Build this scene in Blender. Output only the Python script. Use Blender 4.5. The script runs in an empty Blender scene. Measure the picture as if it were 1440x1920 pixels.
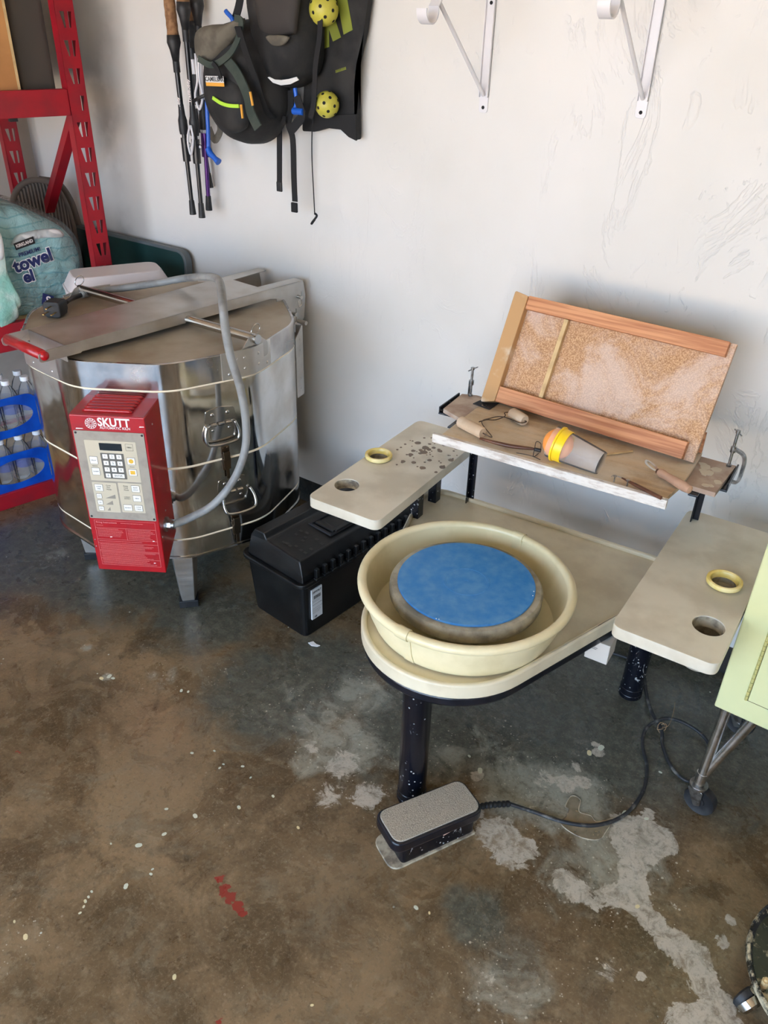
import bpy, bmesh, math, random
from mathutils import Vector, Matrix, noise
random.seed(7)
PI = math.pi
scene = bpy.context.scene
COL = scene.collection

# ------------------------------------------------------------------ camera
FPX = 1511.8
CAM_R = Vector((0.81257913, 0.58233835, 0.02443769))
CAM_U = Vector((-0.32260541, 0.41444379, 0.85097714))
CAM_F = Vector((-0.48542857, 0.69937, -0.52463387))
CAM_P = Vector((0.0, -2.12744, 1.58992))
cd = bpy.data.cameras.new('camera'); cam = bpy.data.objects.new('camera', cd); COL.objects.link(cam)
m = Matrix((CAM_R, CAM_U, -CAM_F)).transposed().to_4x4(); m.translation = CAM_P
cam.matrix_world = m
cd.sensor_fit = 'HORIZONTAL'; cd.sensor_width = 36.0; cd.lens = FPX / 1440 * 36.0; cd.clip_start = 0.02
scene.camera = cam

# measuring helpers: a point of the survey photograph carried onto a plane of the real room
def ray(px, py): return CAM_F + CAM_R * ((px - 720) / FPX) - CAM_U * ((py - 960) / FPX)
def PZ(px, py, z): d = ray(px, py); return CAM_P + d * ((z - CAM_P.z) / d.z)
def PY(px, py, y): d = ray(px, py); return CAM_P + d * ((y - CAM_P.y) / d.y)
def PX(px, py, x): d = ray(px, py); return CAM_P + d * ((x - CAM_P.x) / d.x)
def PV(px, py, P, ang):
    n = Vector((-math.sin(ang), math.cos(ang), 0)); d = ray(px, py)
    return CAM_P + d * (n.dot(Vector((P[0], P[1], 0)) - CAM_P) / n.dot(d))

# ------------------------------------------------------------------ materials
def rgb(r, g, b):
    f = lambda c: (c / 255 / 12.92) if c / 255 <= 0.04045 else ((c / 255 + 0.055) / 1.055) ** 2.4
    return (f(r), f(g), f(b), 1)
class NT:
    def __init__(s, name):
        s.m = bpy.data.materials.new(name); s.m.use_nodes = True; s.t = s.m.node_tree; s.t.nodes.clear()
        s.out = s.n('ShaderNodeOutputMaterial'); s.b = s.n('ShaderNodeBsdfPrincipled'); s.l(s.b.outputs[0], s.out.inputs[0])
        s.co = s.n('ShaderNodeTexCoord').outputs['Object']
    def n(s, t, **k):
        x = s.t.nodes.new(t)
        for a, v in k.items(): setattr(x, a, v)
        return x
    def l(s, a, b): s.t.links.new(a, b)
    def noise(s, scale, detail=4, rough=.55, co=None, dist=0):
        x = s.n('ShaderNodeTexNoise'); x.inputs['Scale'].default_value = scale; x.inputs['Detail'].default_value = detail
        x.inputs['Roughness'].default_value = rough; x.inputs['Distortion'].default_value = dist
        s.l(co or s.co, x.inputs['Vector']); return x.outputs[0]
    def voro(s, scale, co=None, feature='F1'):
        x = s.n('ShaderNodeTexVoronoi'); x.feature = feature; x.inputs['Scale'].default_value = scale; s.l(co or s.co, x.inputs['Vector']); return x.outputs[0]
    def ramp(s, fac, lo, hi, a=0., b=1.):
        x = s.n('ShaderNodeMapRange'); x.interpolation_type = 'SMOOTHSTEP'
        for i, v in ((1, lo), (2, hi), (3, a), (4, b)): x.inputs[i].default_value = v
        s.l(fac, x.inputs[0]); return x.outputs[0]
    def mix(s, fac, a, b):
        x = s.n('ShaderNodeMix'); x.data_type = 'RGBA'
        for sock, v in ((x.inputs[0], fac), (x.inputs[6], a), (x.inputs[7], b)):
            if hasattr(v, 'is_output'): s.l(v, sock)
            else: sock.default_value = v
        return x.outputs[2]
    def math(s, op, a, b=0., clamp=False):
        x = s.n('ShaderNodeMath', operation=op); x.use_clamp = clamp
        for i, v in ((0, a), (1, b)):
            if hasattr(v, 'is_output'): s.l(v, x.inputs[i])
            else: x.inputs[i].default_value = v
        return x.outputs[0]
    def mapping(s, sc=(1, 1, 1), rot=(0, 0, 0), co=None):
        x = s.n('ShaderNodeMapping'); x.inputs['Scale'].default_value = sc; x.inputs['Rotation'].default_value = rot
        s.l(co or s.co, x.inputs[0]); return x.outputs[0]
    def set(s, key, v):
        i = s.b.inputs[key]
        if hasattr(v, 'is_output'): s.l(v, i)
        else: i.default_value = v
    def bump(s, h, strength=.3, dist=.002, normal=None):
        x = s.n('ShaderNodeBump'); x.inputs['Strength'].default_value = strength; x.inputs['Distance'].default_value = dist
        s.l(h, x.inputs['Height'])
        if normal is not None: s.l(normal, x.inputs['Normal'])
        s.l(x.outputs[0], s.b.inputs['Normal']); return x.outputs[0]
    def attr(s, name):
        x = s.n('ShaderNodeAttribute'); x.attribute_name = name; return x.outputs['Fac']

def simple(name, c, rough=.5, metal=0., c2=None, ns=20, lo=.4, hi=.65, bs=0, bst=.2, bd=.001, rvar=0, coat=0, trans=0, alpha=1, sheen=0):
    t = NT(name)
    if c2: t.set('Base Color', t.mix(t.ramp(t.noise(ns, 5), lo, hi), c, c2))
    else: t.set('Base Color', c)
    t.set('Metallic', metal)
    if rvar: t.set('Roughness', t.ramp(t.noise(ns * .7, 4), .3, .7, max(.02, rough - rvar), rough + rvar))
    else: t.set('Roughness', rough)
    if bs: t.bump(t.noise(bs, 4), bst, bd)
    if coat: t.set('Coat Weight', coat)
    if trans: t.set('Transmission Weight', trans)
    if alpha < 1: t.set('Alpha', alpha)
    if sheen: t.set('Sheen Weight', sheen)
    return t.m

M = {}
M['beige'] = simple('beige_plastic', rgb(222, 212, 184), .42, c2=rgb(206, 194, 166), ns=9, bs=160, bst=.12, bd=.0006)
M['beige_table'] = simple('beige_table_plastic', rgb(214, 208, 190), .5, c2=rgb(194, 186, 166), ns=7, bs=220, bst=.15, bd=.0006)
M['cream_pan'] = simple('cream_pan_plastic', rgb(230, 219, 180), .32, c2=rgb(214, 202, 160), ns=8)
M['blackpaint'] = simple('black_paint_splattered', rgb(16, 18, 26), .25, c2=rgb(26, 28, 36), ns=30)
t = NT('black_steel_with_clay_spatter')
sp = t.ramp(t.voro(75), .20, .10); pat = t.ramp(t.noise(11, 5), .46, .6)
msk = t.math('MAXIMUM', t.math('MULTIPLY', sp, pat), t.ramp(t.noise(26, 6, .7, dist=1.4, co=t.mapping((1, 1, .45))), .63, .70))
t.set('Base Color', t.mix(msk, rgb(14, 16, 24), rgb(190, 190, 186))); t.set('Roughness', t.ramp(msk, 0, 1, .22, .8)); M['legsteel'] = t.m
M['bluebat'] = None
t = NT('blue_plastic_bat')
gr = t.n('ShaderNodeTexGradient'); gr.gradient_type = 'SPHERICAL'
wv = t.n('ShaderNodeTexWave'); wv.wave_type = 'RINGS'; wv.rings_direction = 'Z'; wv.inputs['Scale'].default_value = 5.2; wv.inputs['Distortion'].default_value = .15
t.l(t.co, wv.inputs[0])
dust = t.math('MULTIPLY', t.noise(48, 6), t.ramp(wv.outputs['Fac'], 0, 1, .82, 1.0))
t.set('Base Color', t.mix(t.ramp(dust, .2, .8, 0, .55), rgb(30, 122, 196), rgb(112, 168, 208))); t.set('Roughness', .5); t.bump(t.noise(150, 3), .05, .0004); M['bluebat'] = t.m
t = NT('grey_plaster')
t.set('Base Color', t.mix(t.ramp(t.noise(14, 6), .4, .62), rgb(128, 124, 110), rgb(176, 170, 150))); t.set('Roughness', .85)
t.bump(t.noise(40, 6, co=t.mapping((1, 1, .2))), .5, .004); M['plaster'] = t.m
M['steel_mirror'] = None
t = NT('mirror_stainless_steel')
wob = t.noise(3.2, 2, co=t.mapping((1, 1, .35))); smu = t.noise(9, 6)
t.set('Base Color', t.mix(t.ramp(smu, .35, .7), rgb(218, 216, 212), rgb(196, 190, 180))); t.set('Metallic', 1.0)
t.set('Roughness', t.ramp(smu, .4, .75, .07, .24)); t.bump(wob, .8, .03); M['steel_mirror'] = t.m
t = NT('satin_stainless_steel')
st = t.noise(6, 4, co=t.mapping((1, 1, 14))); t.set('Base Color', t.mix(t.ramp(t.noise(7, 5), .35, .7), rgb(206, 204, 200), rgb(184, 178, 168)))
t.set('Metallic', .9); t.set('Roughness', t.ramp(st, .3, .7, .36, .46)); M['steel_satin'] = t.m
t = NT('dusty_lid_steel')
t.set('Base Color', t.mix(t.ramp(t.noise(5, 6), .35, .68), rgb(178, 168, 150), rgb(150, 134, 112))); t.set('Metallic', .5); t.set('Roughness', .48); M['steel_dusty'] = t.m
t = NT('cloudy_polished_steel')
t.set('Base Color', t.mix(t.ramp(t.noise(8, 6), .35, .7), rgb(204, 200, 196), rgb(160, 156, 154))); t.set('Metallic', 1.0)
t.set('Roughness', t.ramp(t.noise(5, 5), .35, .7, .12, .38)); t.bump(t.noise(5, 3, co=t.mapping((1, 1, .3))), .7, .02); M['steel_lid'] = t.m
M['steel_pin'] = simple('polished_steel', rgb(190, 188, 184), .16, 1.0)
M['chrome'] = simple('chrome', rgb(226, 226, 226), .26, 1.0, c2=rgb(200, 198, 192), ns=40)
M['zinc'] = simple('zinc_plated_steel', rgb(176, 178, 178), .3, 1.0, c2=rgb(130, 128, 124), ns=60)
M['firebrick'] = simple('cream_firebrick', rgb(236, 224, 196), .85, bs=90, bst=.3)
t = NT('red_enamel')
t.set('Base Color', t.mix(t.ramp(t.noise(11, 6), .5, .8), rgb(168, 8, 20), rgb(150, 30, 34))); t.set('Roughness', .3); t.set('Coat Weight', .2); M['red'] = t.m
t = NT('dusty_red_enamel')
t.set('Base Color', t.mix(t.ramp(t.noise(8, 6), .45, .7), rgb(164, 14, 26), rgb(132, 66, 68))); t.set('Roughness', .5); M['red_dusty'] = t.m
M['rackred'] = simple('rack_red_paint', rgb(160, 18, 34), .42, c2=rgb(140, 26, 38), ns=10)
M['white_print'] = simple('white_print', rgb(236, 226, 222), .5)
M['pink_print'] = simple('pale_red_print', rgb(222, 138, 134), .5)
M['panel_grey'] = simple('grey_panel', rgb(158, 150, 136), .4, c2=rgb(146, 138, 126), ns=30)
M['panel_tan'] = simple('tan_panel', rgb(196, 186, 162), .45)
M['key'] = simple('white_key', rgb(232, 230, 222), .4)
M['key_frame'] = simple('key_outline', rgb(96, 92, 84), .5)
M['orange_key'] = simple('amber_key_print', rgb(226, 178, 62), .4)
M['dark_print'] = simple('dark_print', rgb(58, 54, 52), .5)
M['display'] = simple('dark_display', rgb(20, 24, 24), .12)
M['conduit'] = simple('grey_conduit', rgb(146, 148, 146), .45, c2=rgb(122, 122, 120), ns=14)
M['brass'] = simple('brass', rgb(212, 178, 104), .25, 1.0)
M['blackrub'] = simple('black_rubber', rgb(24, 24, 26), .55, c2=rgb(42, 42, 42), ns=30)
M['blackplastic'] = simple('black_plastic_dusty', rgb(8, 8, 9), .4, c2=rgb(20, 20, 19), ns=9, bs=120, bst=.15)
M['sticker'] = simple('white_sticker', rgb(206, 206, 204), .5)
M['labelfilm'] = simple('blue_label_film', rgb(60, 90, 170), .3, alpha=.45)
M['clear'] = None
def clear_mat(name, tint, base_refl, bump=0, haze=0.0):
    t = NT(name); tr_ = t.n('ShaderNodeBsdfTransparent'); tr_.inputs[0].default_value = tint; gl = t.n('ShaderNodeBsdfGlossy'); gl.inputs['Roughness'].default_value = .06
    df = t.n('ShaderNodeBsdfDiffuse'); df.inputs[0].default_value = (.9, .9, .9, 1); m0 = t.n('ShaderNodeMixShader'); m0.inputs[0].default_value = haze; t.l(tr_.outputs[0], m0.inputs[1]); t.l(df.outputs[0], m0.inputs[2])
    lw = t.n('ShaderNodeLayerWeight'); lw.inputs[0].default_value = base_refl; mx = t.n('ShaderNodeMixShader'); t.l(lw.outputs['Fresnel'], mx.inputs[0]); t.l(m0.outputs[0], mx.inputs[1]); t.l(gl.outputs[0], mx.inputs[2])
    if bump:
        bn = t.n('ShaderNodeBump'); bn.inputs['Strength'].default_value = 1; bn.inputs['Distance'].default_value = .03; t.l(t.noise(bump, 5, dist=2), bn.inputs['Height']); t.l(bn.outputs[0], gl.inputs['Normal']); t.l(bn.outputs[0], lw.inputs['Normal'])
    t.t.nodes.remove(t.b); t.l(mx.outputs[0], t.out.inputs[0]); return t.m
M['clear'] = clear_mat('clear_plastic', (.97, .98, .99, 1), .10, 0, .10)
M['film'] = clear_mat('clear_film', (.98, .99, .99, 1), .13, 24, .06)
t = NT('frosted_plastic'); t.set('Base Color', rgb(226, 218, 218)); t.set('Roughness', .4); t.set('Alpha', .82); M['frosted'] = t.m
M['blackfab'] = simple('black_nylon', rgb(24, 24, 25), .8, c2=rgb(42, 41, 40), ns=14, bs=90, bst=.4, bd=.002)
M['blackweb'] = simple('black_webbing', rgb(20, 20, 22), .8, bs=300, bst=.3)
M['greenfab'] = simple('dark_green_nylon', rgb(42, 54, 48), .75, c2=rgb(58, 66, 58), ns=16, bs=60, bst=.3)
M['greyfab'] = simple('faded_grey_fabric', rgb(84, 79, 70), .9, c2=rgb(104, 98, 86), ns=20, bs=120, bst=.4)
M['ballyellow'] = simple('yellow_ball_plastic', rgb(196, 190, 74), .45, c2=rgb(178, 170, 66), ns=20)
M['lime'] = simple('lime_trim', rgb(170, 214, 60), .5)
M['olive'] = simple('olive_green_print', rgb(126, 134, 44), .7)
M['blue'] = simple('blue_plastic', rgb(30, 92, 190), .35)
M['bluecarrier'] = simple('blue_film', rgb(8, 82, 190), .35, c2=rgb(4, 62, 160), ns=9, bs=18, bst=.4, bd=.01)
M['orangeplastic'] = simple('orange_trim', rgb(224, 160, 60), .5)
M['cork'] = simple('cork', rgb(150, 112, 76), .8, c2=rgb(120, 84, 54), ns=70)
M['polewhite'] = simple('white_pole_paint', rgb(206, 204, 206), .3)
M['purple'] = simple('purple_anodised', rgb(76, 40, 110), .25, .6)
M['poleblack'] = simple('black_pole_paint', rgb(22, 22, 24), .3)
t = NT('pine_wood'); g = t.noise(22, 4, co=t.mapping((1, 1, 14)), dist=.3)
g2 = t.noise(9, 5, co=t.mapping((.35, 12, 12)))
t.set('Base Color', t.mix(t.ramp(g2, .35, .65), rgb(206, 148, 104), rgb(166, 104, 66))); t.set('Roughness', .6); t.bump(g2, .15, .001); M['pine'] = t.m
t = NT('particle_board')
n1 = t.ramp(t.noise(330, 2), .35, .68)
cb = t.mix(n1, rgb(160, 118, 82), rgb(206, 168, 128)); dust = t.ramp(t.noise(7, 8, .7, dist=.5), .42, .66)
t.set('Base Color', t.mix(t.math('MULTIPLY', dust, .55), cb, rgb(212, 196, 186))); t.set('Roughness', .85); t.bump(n1, .2, .0006); M['particle'] = t.m
t = NT('dusty_plywood')
g3 = t.noise(7, 5, co=t.mapping((.5, 5, 5)))
cb = t.mix(t.ramp(g3, .35, .65), rgb(196, 168, 128), rgb(156, 130, 98)); t.set('Base Color', t.mix(t.ramp(t.noise(6, 7, .7), .34, .62, .1, .85), cb, rgb(200, 188, 166))); t.set('Roughness', .85); M['ply'] = t.m
t = NT('whitewashed_edge')
t.set('Base Color', t.mix(t.ramp(t.noise(30, 6, .7, co=t.mapping((.5, 1, 2))), .46, .62), rgb(216, 211, 202), rgb(182, 170, 158))); t.set('Roughness', .85); t.bump(t.noise(60, 5), .6, .003); M['whitewash'] = t.m
M['woodtan'] = simple('light_wood', rgb(206, 178, 128), .6, c2=rgb(180, 150, 104), ns=20)
M['woodpink'] = simple('dusty_wood_handle', rgb(188, 150, 122), .65, c2=rgb(170, 134, 110), ns=24)
M['rollerwood'] = simple('clay_dusted_wood', rgb(190, 166, 138), .75, c2=rgb(206, 186, 160), ns=24)
M['darkwood'] = simple('dark_brown_wood', rgb(74, 42, 26), .4, c2=rgb(104, 64, 42), ns=20)
M['blackmatte'] = simple('black_tape', rgb(32, 32, 34), .7)
M['orange'] = simple('orange_sponge', rgb(248, 158, 72), .8, bs=140, bst=.4)
M['yellow'] = simple('yellow_plastic', rgb(246, 206, 30), .35)
M['yellowrim'] = simple('yellow_glazed_ceramic', rgb(226, 200, 110), .25, c2=rgb(238, 220, 160), ns=18)
M['greyclay'] = simple('grey_clay_residue', rgb(150, 144, 130), .9, c2=rgb(110, 102, 88), ns=50)
M['cabinet'] = simple('pale_yellow_enamel', rgb(208, 210, 160), .38, c2=rgb(200, 202, 150), ns=4)
M['cabinet_dark'] = simple('dark_gap', rgb(70, 60, 36), .7)
M['whitebox'] = simple('white_card', rgb(206, 200, 190), .7)
M['cardboard'] = simple('cardboard', rgb(186, 134, 80), .8, c2=rgb(172, 120, 70), ns=6)
M['darkgrey'] = simple('dark_grey_plastic', rgb(72, 68, 62), .6)
M['darkgreen'] = simple('dark_green_vinyl', rgb(16, 50, 46), .5, c2=rgb(24, 60, 56), ns=8)
M['greyrim'] = simple('grey_vinyl_edge', rgb(92, 98, 98), .5)
M['teal'] = None
t = NT('teal_printed_film')
w = t.n('ShaderNodeTexWave'); w.wave_type = 'RINGS'; w.inputs['Scale'].default_value = 9; w.inputs['Distortion'].default_value = 6; w.inputs['Detail'].default_value = 2; t.l(t.co, w.inputs[0])
t.set('Base Color', t.mix(t.ramp(w.outputs['Fac'], .1, .0), rgb(176, 226, 228), rgb(136, 200, 208))); t.set('Roughness', .2); t.bump(t.noise(14, 5, dist=1.5), .8, .02); M['teal'] = t.m
M['navy'] = simple('navy_print', rgb(30, 40, 92), .4)
M['white'] = simple('white_paper', rgb(236, 236, 236), .7)
M['brandblack'] = simple('black_label', rgb(30, 24, 26), .5)
M['brandred'] = simple('red_label_edge', rgb(150, 30, 44), .5)
M['wicker'] = None
t = NT('ribbed_weave')
w = t.n('ShaderNodeTexWave'); w.wave_type = 'BANDS'; w.bands_direction = 'X'; w.inputs['Scale'].default_value = 26; w.inputs['Distortion'].default_value = .6; t.l(t.co, w.inputs[0])
t.set('Base Color', t.mix(w.outputs['Fac'], rgb(72, 62, 54), rgb(134, 122, 112))); t.set('Roughness', .8); t.bump(w.outputs['Fac'], .8, .006); M['wicker'] = t.m
M['wickerrim'] = simple('brown_rim_tube', rgb(112, 100, 90), .7)
M['whitepaint'] = simple('white_bracket_paint', rgb(216, 214, 216), .35)
M['hole'] = simple('black_hole', rgb(18, 16, 15), .8)
M['greytread'] = None
t = NT('grip_tread')
t.set('Base Color', t.mix(t.ramp(t.noise(620, 2), .50, .66), rgb(182, 174, 158), rgb(122, 116, 106))); t.set('Roughness', .9); t.bump(t.noise(330, 2), .8, .002); M['greytread'] = t.m
M['clayfilm'] = simple('dried_clay_film', rgb(176, 160, 132), .5, alpha=.55, c2=rgb(150, 136, 108), ns=30)
M['claycrust'] = simple('clay_crust', rgb(186, 176, 152), .8, c2=rgb(120, 110, 96), ns=40)
M['cordmat'] = simple('dusty_black_cord', rgb(40, 40, 42), .55, c2=rgb(120, 116, 108), ns=34, lo=.5, hi=.75)
t = NT('dusty_black_disc')
mk = t.ramp(t.noise(26, 7, .7), .47, .62); t.set('Base Color', t.mix(mk, rgb(28, 28, 26), rgb(196, 182, 150))); t.set('Roughness', t.ramp(mk, 0, 1, .2, .8)); M['discdust'] = t.m
M['smoke'] = simple('chromed_hood', rgb(186, 182, 172), .1, 1.0)

# wall: skip-trowel plaster
t = NT('trowelled_wall_paint')
a = t.ramp(t.noise(4.5, 4, .5, dist=.6), .58, .72); b = t.ramp(t.noise(16, 4, .6, dist=1.6, co=t.mapping((1.6, 1, .8))), .62, .76)
c = t.noise(1.4, 4); spk = t.ramp(t.voro(5.5), .022, .010)
base = t.mix(t.ramp(c, .35, .7), rgb(216, 214, 210), rgb(206, 204, 198))
dirty = t.math('MULTIPLY', spk, t.ramp(t.noise(4, 3), .5, .6))
base = t.mix(dirty, base, rgb(150, 118, 84))
mag = t.attr('wall_grey'); base = t.mix(t.math('MULTIPLY', mag, t.ramp(t.noise(7, 4), .3, .6)), base, rgb(98, 94, 92))
t.set('Base Color', base); t.set('Roughness', .5)
ctl = t.ramp(t.noise(1.6, 3), .46, .6)
sepx = t.n('ShaderNodeSeparateXYZ'); t.l(t.co, sepx.inputs[0]); side = t.ramp(sepx.outputs[0], -1.8, -.6, .25, 1.0)
hgt = t.math('ADD', t.math('MULTIPLY', t.noise(7, 3), .35), t.math('MULTIPLY', side, t.math('ADD', t.math('MULTIPLY', a, .35), t.math('MULTIPLY', b, ctl))))
rg = t.math('ABSOLUTE', t.math('SUBTRACT', t.noise(3.6, 5, .6, dist=1.3, co=t.mapping((1.6, 1, .8))), .5)); line = t.math('MULTIPLY', t.ramp(rg, .022, .0), t.math('MULTIPLY', t.ramp(t.noise(2.4, 3), .5, .6), side))
hgt = t.math('ADD', hgt, t.math('MULTIPLY', line, .7))
t.bump(hgt, .55, .003); M['wall'] = t.m
M['ceil'] = simple('ceiling_paint', rgb(210, 204, 192), .8)
M['plainwall'] = simple('bare_wall_paint', rgb(200, 192, 180), .7, c2=rgb(180, 172, 160), ns=3)
M['footing'] = simple('dark_rough_concrete', rgb(52, 48, 42), .9, c2=rgb(30, 34, 32), ns=14, bs=22, bst=1, bd=.02)
M['drive'] = simple('driveway_concrete', rgb(206, 184, 156), .9)

# floor
t = NT('stained_concrete')
n1 = t.noise(2.2, 7, .62); n2 = t.noise(7.5, 7, .65, dist=.5); n3 = t.noise(40, 5, .7)
base = t.mix(t.ramp(t.math('ADD', t.math('MULTIPLY', n1, .6), t.math('MULTIPLY', n2, .4)), .40, .62), rgb(90, 73, 50), rgb(140, 117, 86))
base = t.mix(t.ramp(t.noise(5.5, 9, .72, dist=.8), .50, .66, 0, .75), base, rgb(80, 63, 42))
base = t.mix(t.ramp(n3, .5, .72, 0, .35), base, rgb(164, 150, 122))
base = t.mix(t.ramp(t.noise(4.2, 9, .75, dist=1.5), .52, .68, 0, .45), base, rgb(128, 120, 100))
sl = t.attr('slate_shade'); slm = t.ramp(t.math('ADD', sl, t.math('MULTIPLY', t.math('SUBTRACT', n2, .5), .9)), .25, .7)
base = t.mix(slm, base, t.mix(t.ramp(n3, .4, .7), rgb(76, 76, 66), rgb(104, 104, 92)))
hz = t.attr('haze'); hm = t.ramp(t.math('ADD', hz, t.math('MULTIPLY', t.math('SUBTRACT', t.noise(11, 7, .7, dist=1.), .5), 1.5)), .38, .85, 0, .62)
base = t.mix(hm, base, rgb(176, 176, 160))
cl = t.attr('clay'); cm = t.ramp(t.math('ADD', cl, t.math('MULTIPLY', t.math('SUBTRACT', t.noise(19, 10, .72, dist=1.1), .5), 2.1)), .55, .68)
cm = t.math('MULTIPLY', cm, t.ramp(t.noise(26, 8, .75, dist=.6), .36, .56, .25, .9))
base = t.mix(cm, base, rgb(196, 188, 172))
s1 = t.ramp(t.voro(85), .16, .09); dens = t.ramp(t.math('ADD', t.math('ADD', hz, cl), t.noise(5, 4)), .42, 1.0)
spm = t.math('MULTIPLY', t.math('MULTIPLY', s1, dens), t.ramp(t.noise(60, 2), .42, .5)); base = t.mix(t.math('MULTIPLY', spm, .85), base, rgb(202, 194, 176))
s3 = t.math('MULTIPLY', t.math('MULTIPLY', t.ramp(t.voro(42), .13, .10), dens), t.ramp(t.noise(35, 2), .48, .52)); base = t.mix(t.math('MULTIPLY', s3, .8), base, rgb(198, 190, 172))
fine = t.ramp(t.noise(150, 5, .75), .5, .75, 0, .5); base = t.mix(fine, base, rgb(164, 150, 124))
fin2 = t.ramp(t.noise(90, 5, .75), .5, .3, 0, .45); base = t.mix(fin2, base, rgb(48, 38, 24))
s2 = t.math('MULTIPLY', t.ramp(t.voro(19), .055, .04), t.ramp(t.noise(3.1, 2), .52, .56)); base = t.mix(s2, base, rgb(196, 200, 186))
rd = t.attr('redpaint'); rm = t.ramp(t.math('ADD', rd, t.math('MULTIPLY', t.math('SUBTRACT', t.noise(55, 5, .7), .5), 1.3)), .52, .6)
base = t.mix(rm, base, rgb(140, 50, 40))
t.set('Base Color', base)
t.set('Roughness', t.math('ADD', t.ramp(n2, .35, .7, .22, .42), t.math('MULTIPLY', cm, .35))); t.bump(t.noise(24, 6), .12, .002); M['floor'] = t.m

# ------------------------------------------------------------------ mesh helpers
def finish(name, bm, mat, parent=None, smooth=False, bevel=0, seg=2, kind=None):
    me = bpy.data.meshes.new(name); bmesh.ops.recalc_face_normals(bm, faces=bm.faces); bm.to_mesh(me); bm.free()
    if isinstance(mat, str): mat = M[mat]
    me.materials.append(mat)
    o = bpy.data.objects.new(name, me); COL.objects.link(o)
    if parent: o.parent = parent
    if smooth:
        for p in me.polygons: p.use_smooth = True
        if smooth == 'auto':
            me.set_sharp_from_angle(angle=math.radians(38))
    if bevel:
        b = o.modifiers.new('b', 'BEVEL'); b.width = bevel; b.segments = seg; b.limit_method = 'ANGLE'; b.angle_limit = math.radians(40)
    if kind: o['kind'] = kind
    return o
obj = finish
def tag(o, label, cat, group=None):
    o['label'] = label; o['category'] = cat
    if group: o['group'] = group
    return o
def thing(name, label, cat, loc=(0, 0, 0), rz=0, group=None):
    o = bpy.data.objects.new(name, None); COL.objects.link(o); o.empty_display_size = .05
    o.location = loc; o.rotation_euler = (0, 0, rz); return tag(o, label, cat, group)
def B(): return bmesh.new()
def box(bm, c, s, rz=0, M4=None):
    r = bmesh.ops.create_cube(bm, size=1.0); T = Matrix.Translation(c) @ Matrix.Rotation(rz, 4, 'Z') @ Matrix.Diagonal((s[0], s[1], s[2], 1))
    if M4 is not None: T = M4 @ T
    bmesh.ops.transform(bm, matrix=T, verts=r['verts']); return r['verts']
def bx(bm, x0, x1, y0, y1, z0, z1): return box(bm, ((x0 + x1) / 2, (y0 + y1) / 2, (z0 + z1) / 2), (x1 - x0, y1 - y0, z1 - z0))
def cyl(bm, p, q, r, r2=None, n=20, caps=True):
    p, q = Vector(p), Vector(q); d = q - p; r2 = r if r2 is None else r2
    k = bmesh.ops.create_cone(bm, cap_ends=caps, cap_tris=False, segments=n, radius1=r, radius2=r2, depth=d.length)
    bmesh.ops.transform(bm, matrix=Matrix.Translation((p + q) / 2) @ d.to_track_quat('Z', 'Y').to_matrix().to_4x4(), verts=k['verts'])
def sph(bm, c, r, n=16, s=(1, 1, 1)):
    k = bmesh.ops.create_uvsphere(bm, u_segments=n, v_segments=max(6, n // 2), radius=r)
    bmesh.ops.transform(bm, matrix=Matrix.Translation(c) @ Matrix.Diagonal((s[0], s[1], s[2], 1)), verts=k['verts'])
def catmull(P, k=8, closed=False):
    P = [Vector(p) for p in P]; out = []; n = len(P)
    rng = range(n if closed else n - 1)
    for i in rng:
        a = P[(i - 1) % n] if (closed or i > 0) else P[0] * 2 - P[1]; b = P[i]; c = P[(i + 1) % n]
        d = P[(i + 2) % n] if (closed or i + 2 < n) else c * 2 - b
        for j in range(k):
            u = j / k; out.append(.5 * ((2 * b) + (c - a) * u + (2 * a - 5 * b + 4 * c - d) * u * u + (3 * b - a - 3 * c + d) * u ** 3))
    if not closed: out.append(P[-1])
    return out
def tube(bm, P, r, n=10, closed=False, flat=None, caps=True, up=None):
    """sweep a round (or flat = (w,t)) section along P; r may be a list"""
    P = [Vector(p) for p in P]; N = len(P); rings = []; prev = None
    for i in range(N):
        a = P[i - 1] if (i > 0 or closed) else P[i]; b = P[(i + 1) % N] if (i < N - 1 or closed) else P[i]
        T = (b - a).normalized()
        if prev is None:
            X = T.cross(up or Vector((0, 0, 1)));
            if X.length < .1: X = T.cross(Vector((1, 0, 0)))
            X.normalize()
        else:
            X = prev - T * prev.dot(T); X.normalize()
        prev = X; Yv = T.cross(X); rr = r[i] if isinstance(r, (list, tuple)) else r
        if flat:
            w, h = flat; pts = [X * w / 2 + Yv * h / 2, -X * w / 2 + Yv * h / 2, -X * w / 2 - Yv * h / 2, X * w / 2 - Yv * h / 2]
        else: pts = [X * rr * math.cos(2 * PI * k / n) + Yv * rr * math.sin(2 * PI * k / n) for k in range(n)]
        rings.append([bm.verts.new(P[i] + q) for q in pts])
    L = len(rings[0])
    for i in range(N if closed else N - 1):
        A, C = rings[i], rings[(i + 1) % N]
        for k in range(L): bm.faces.new((A[k], A[(k + 1) % L], C[(k + 1) % L], C[k]))
    if caps and not closed: bm.faces.new(rings[0]); bm.faces.new(rings[-1][::-1])
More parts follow.
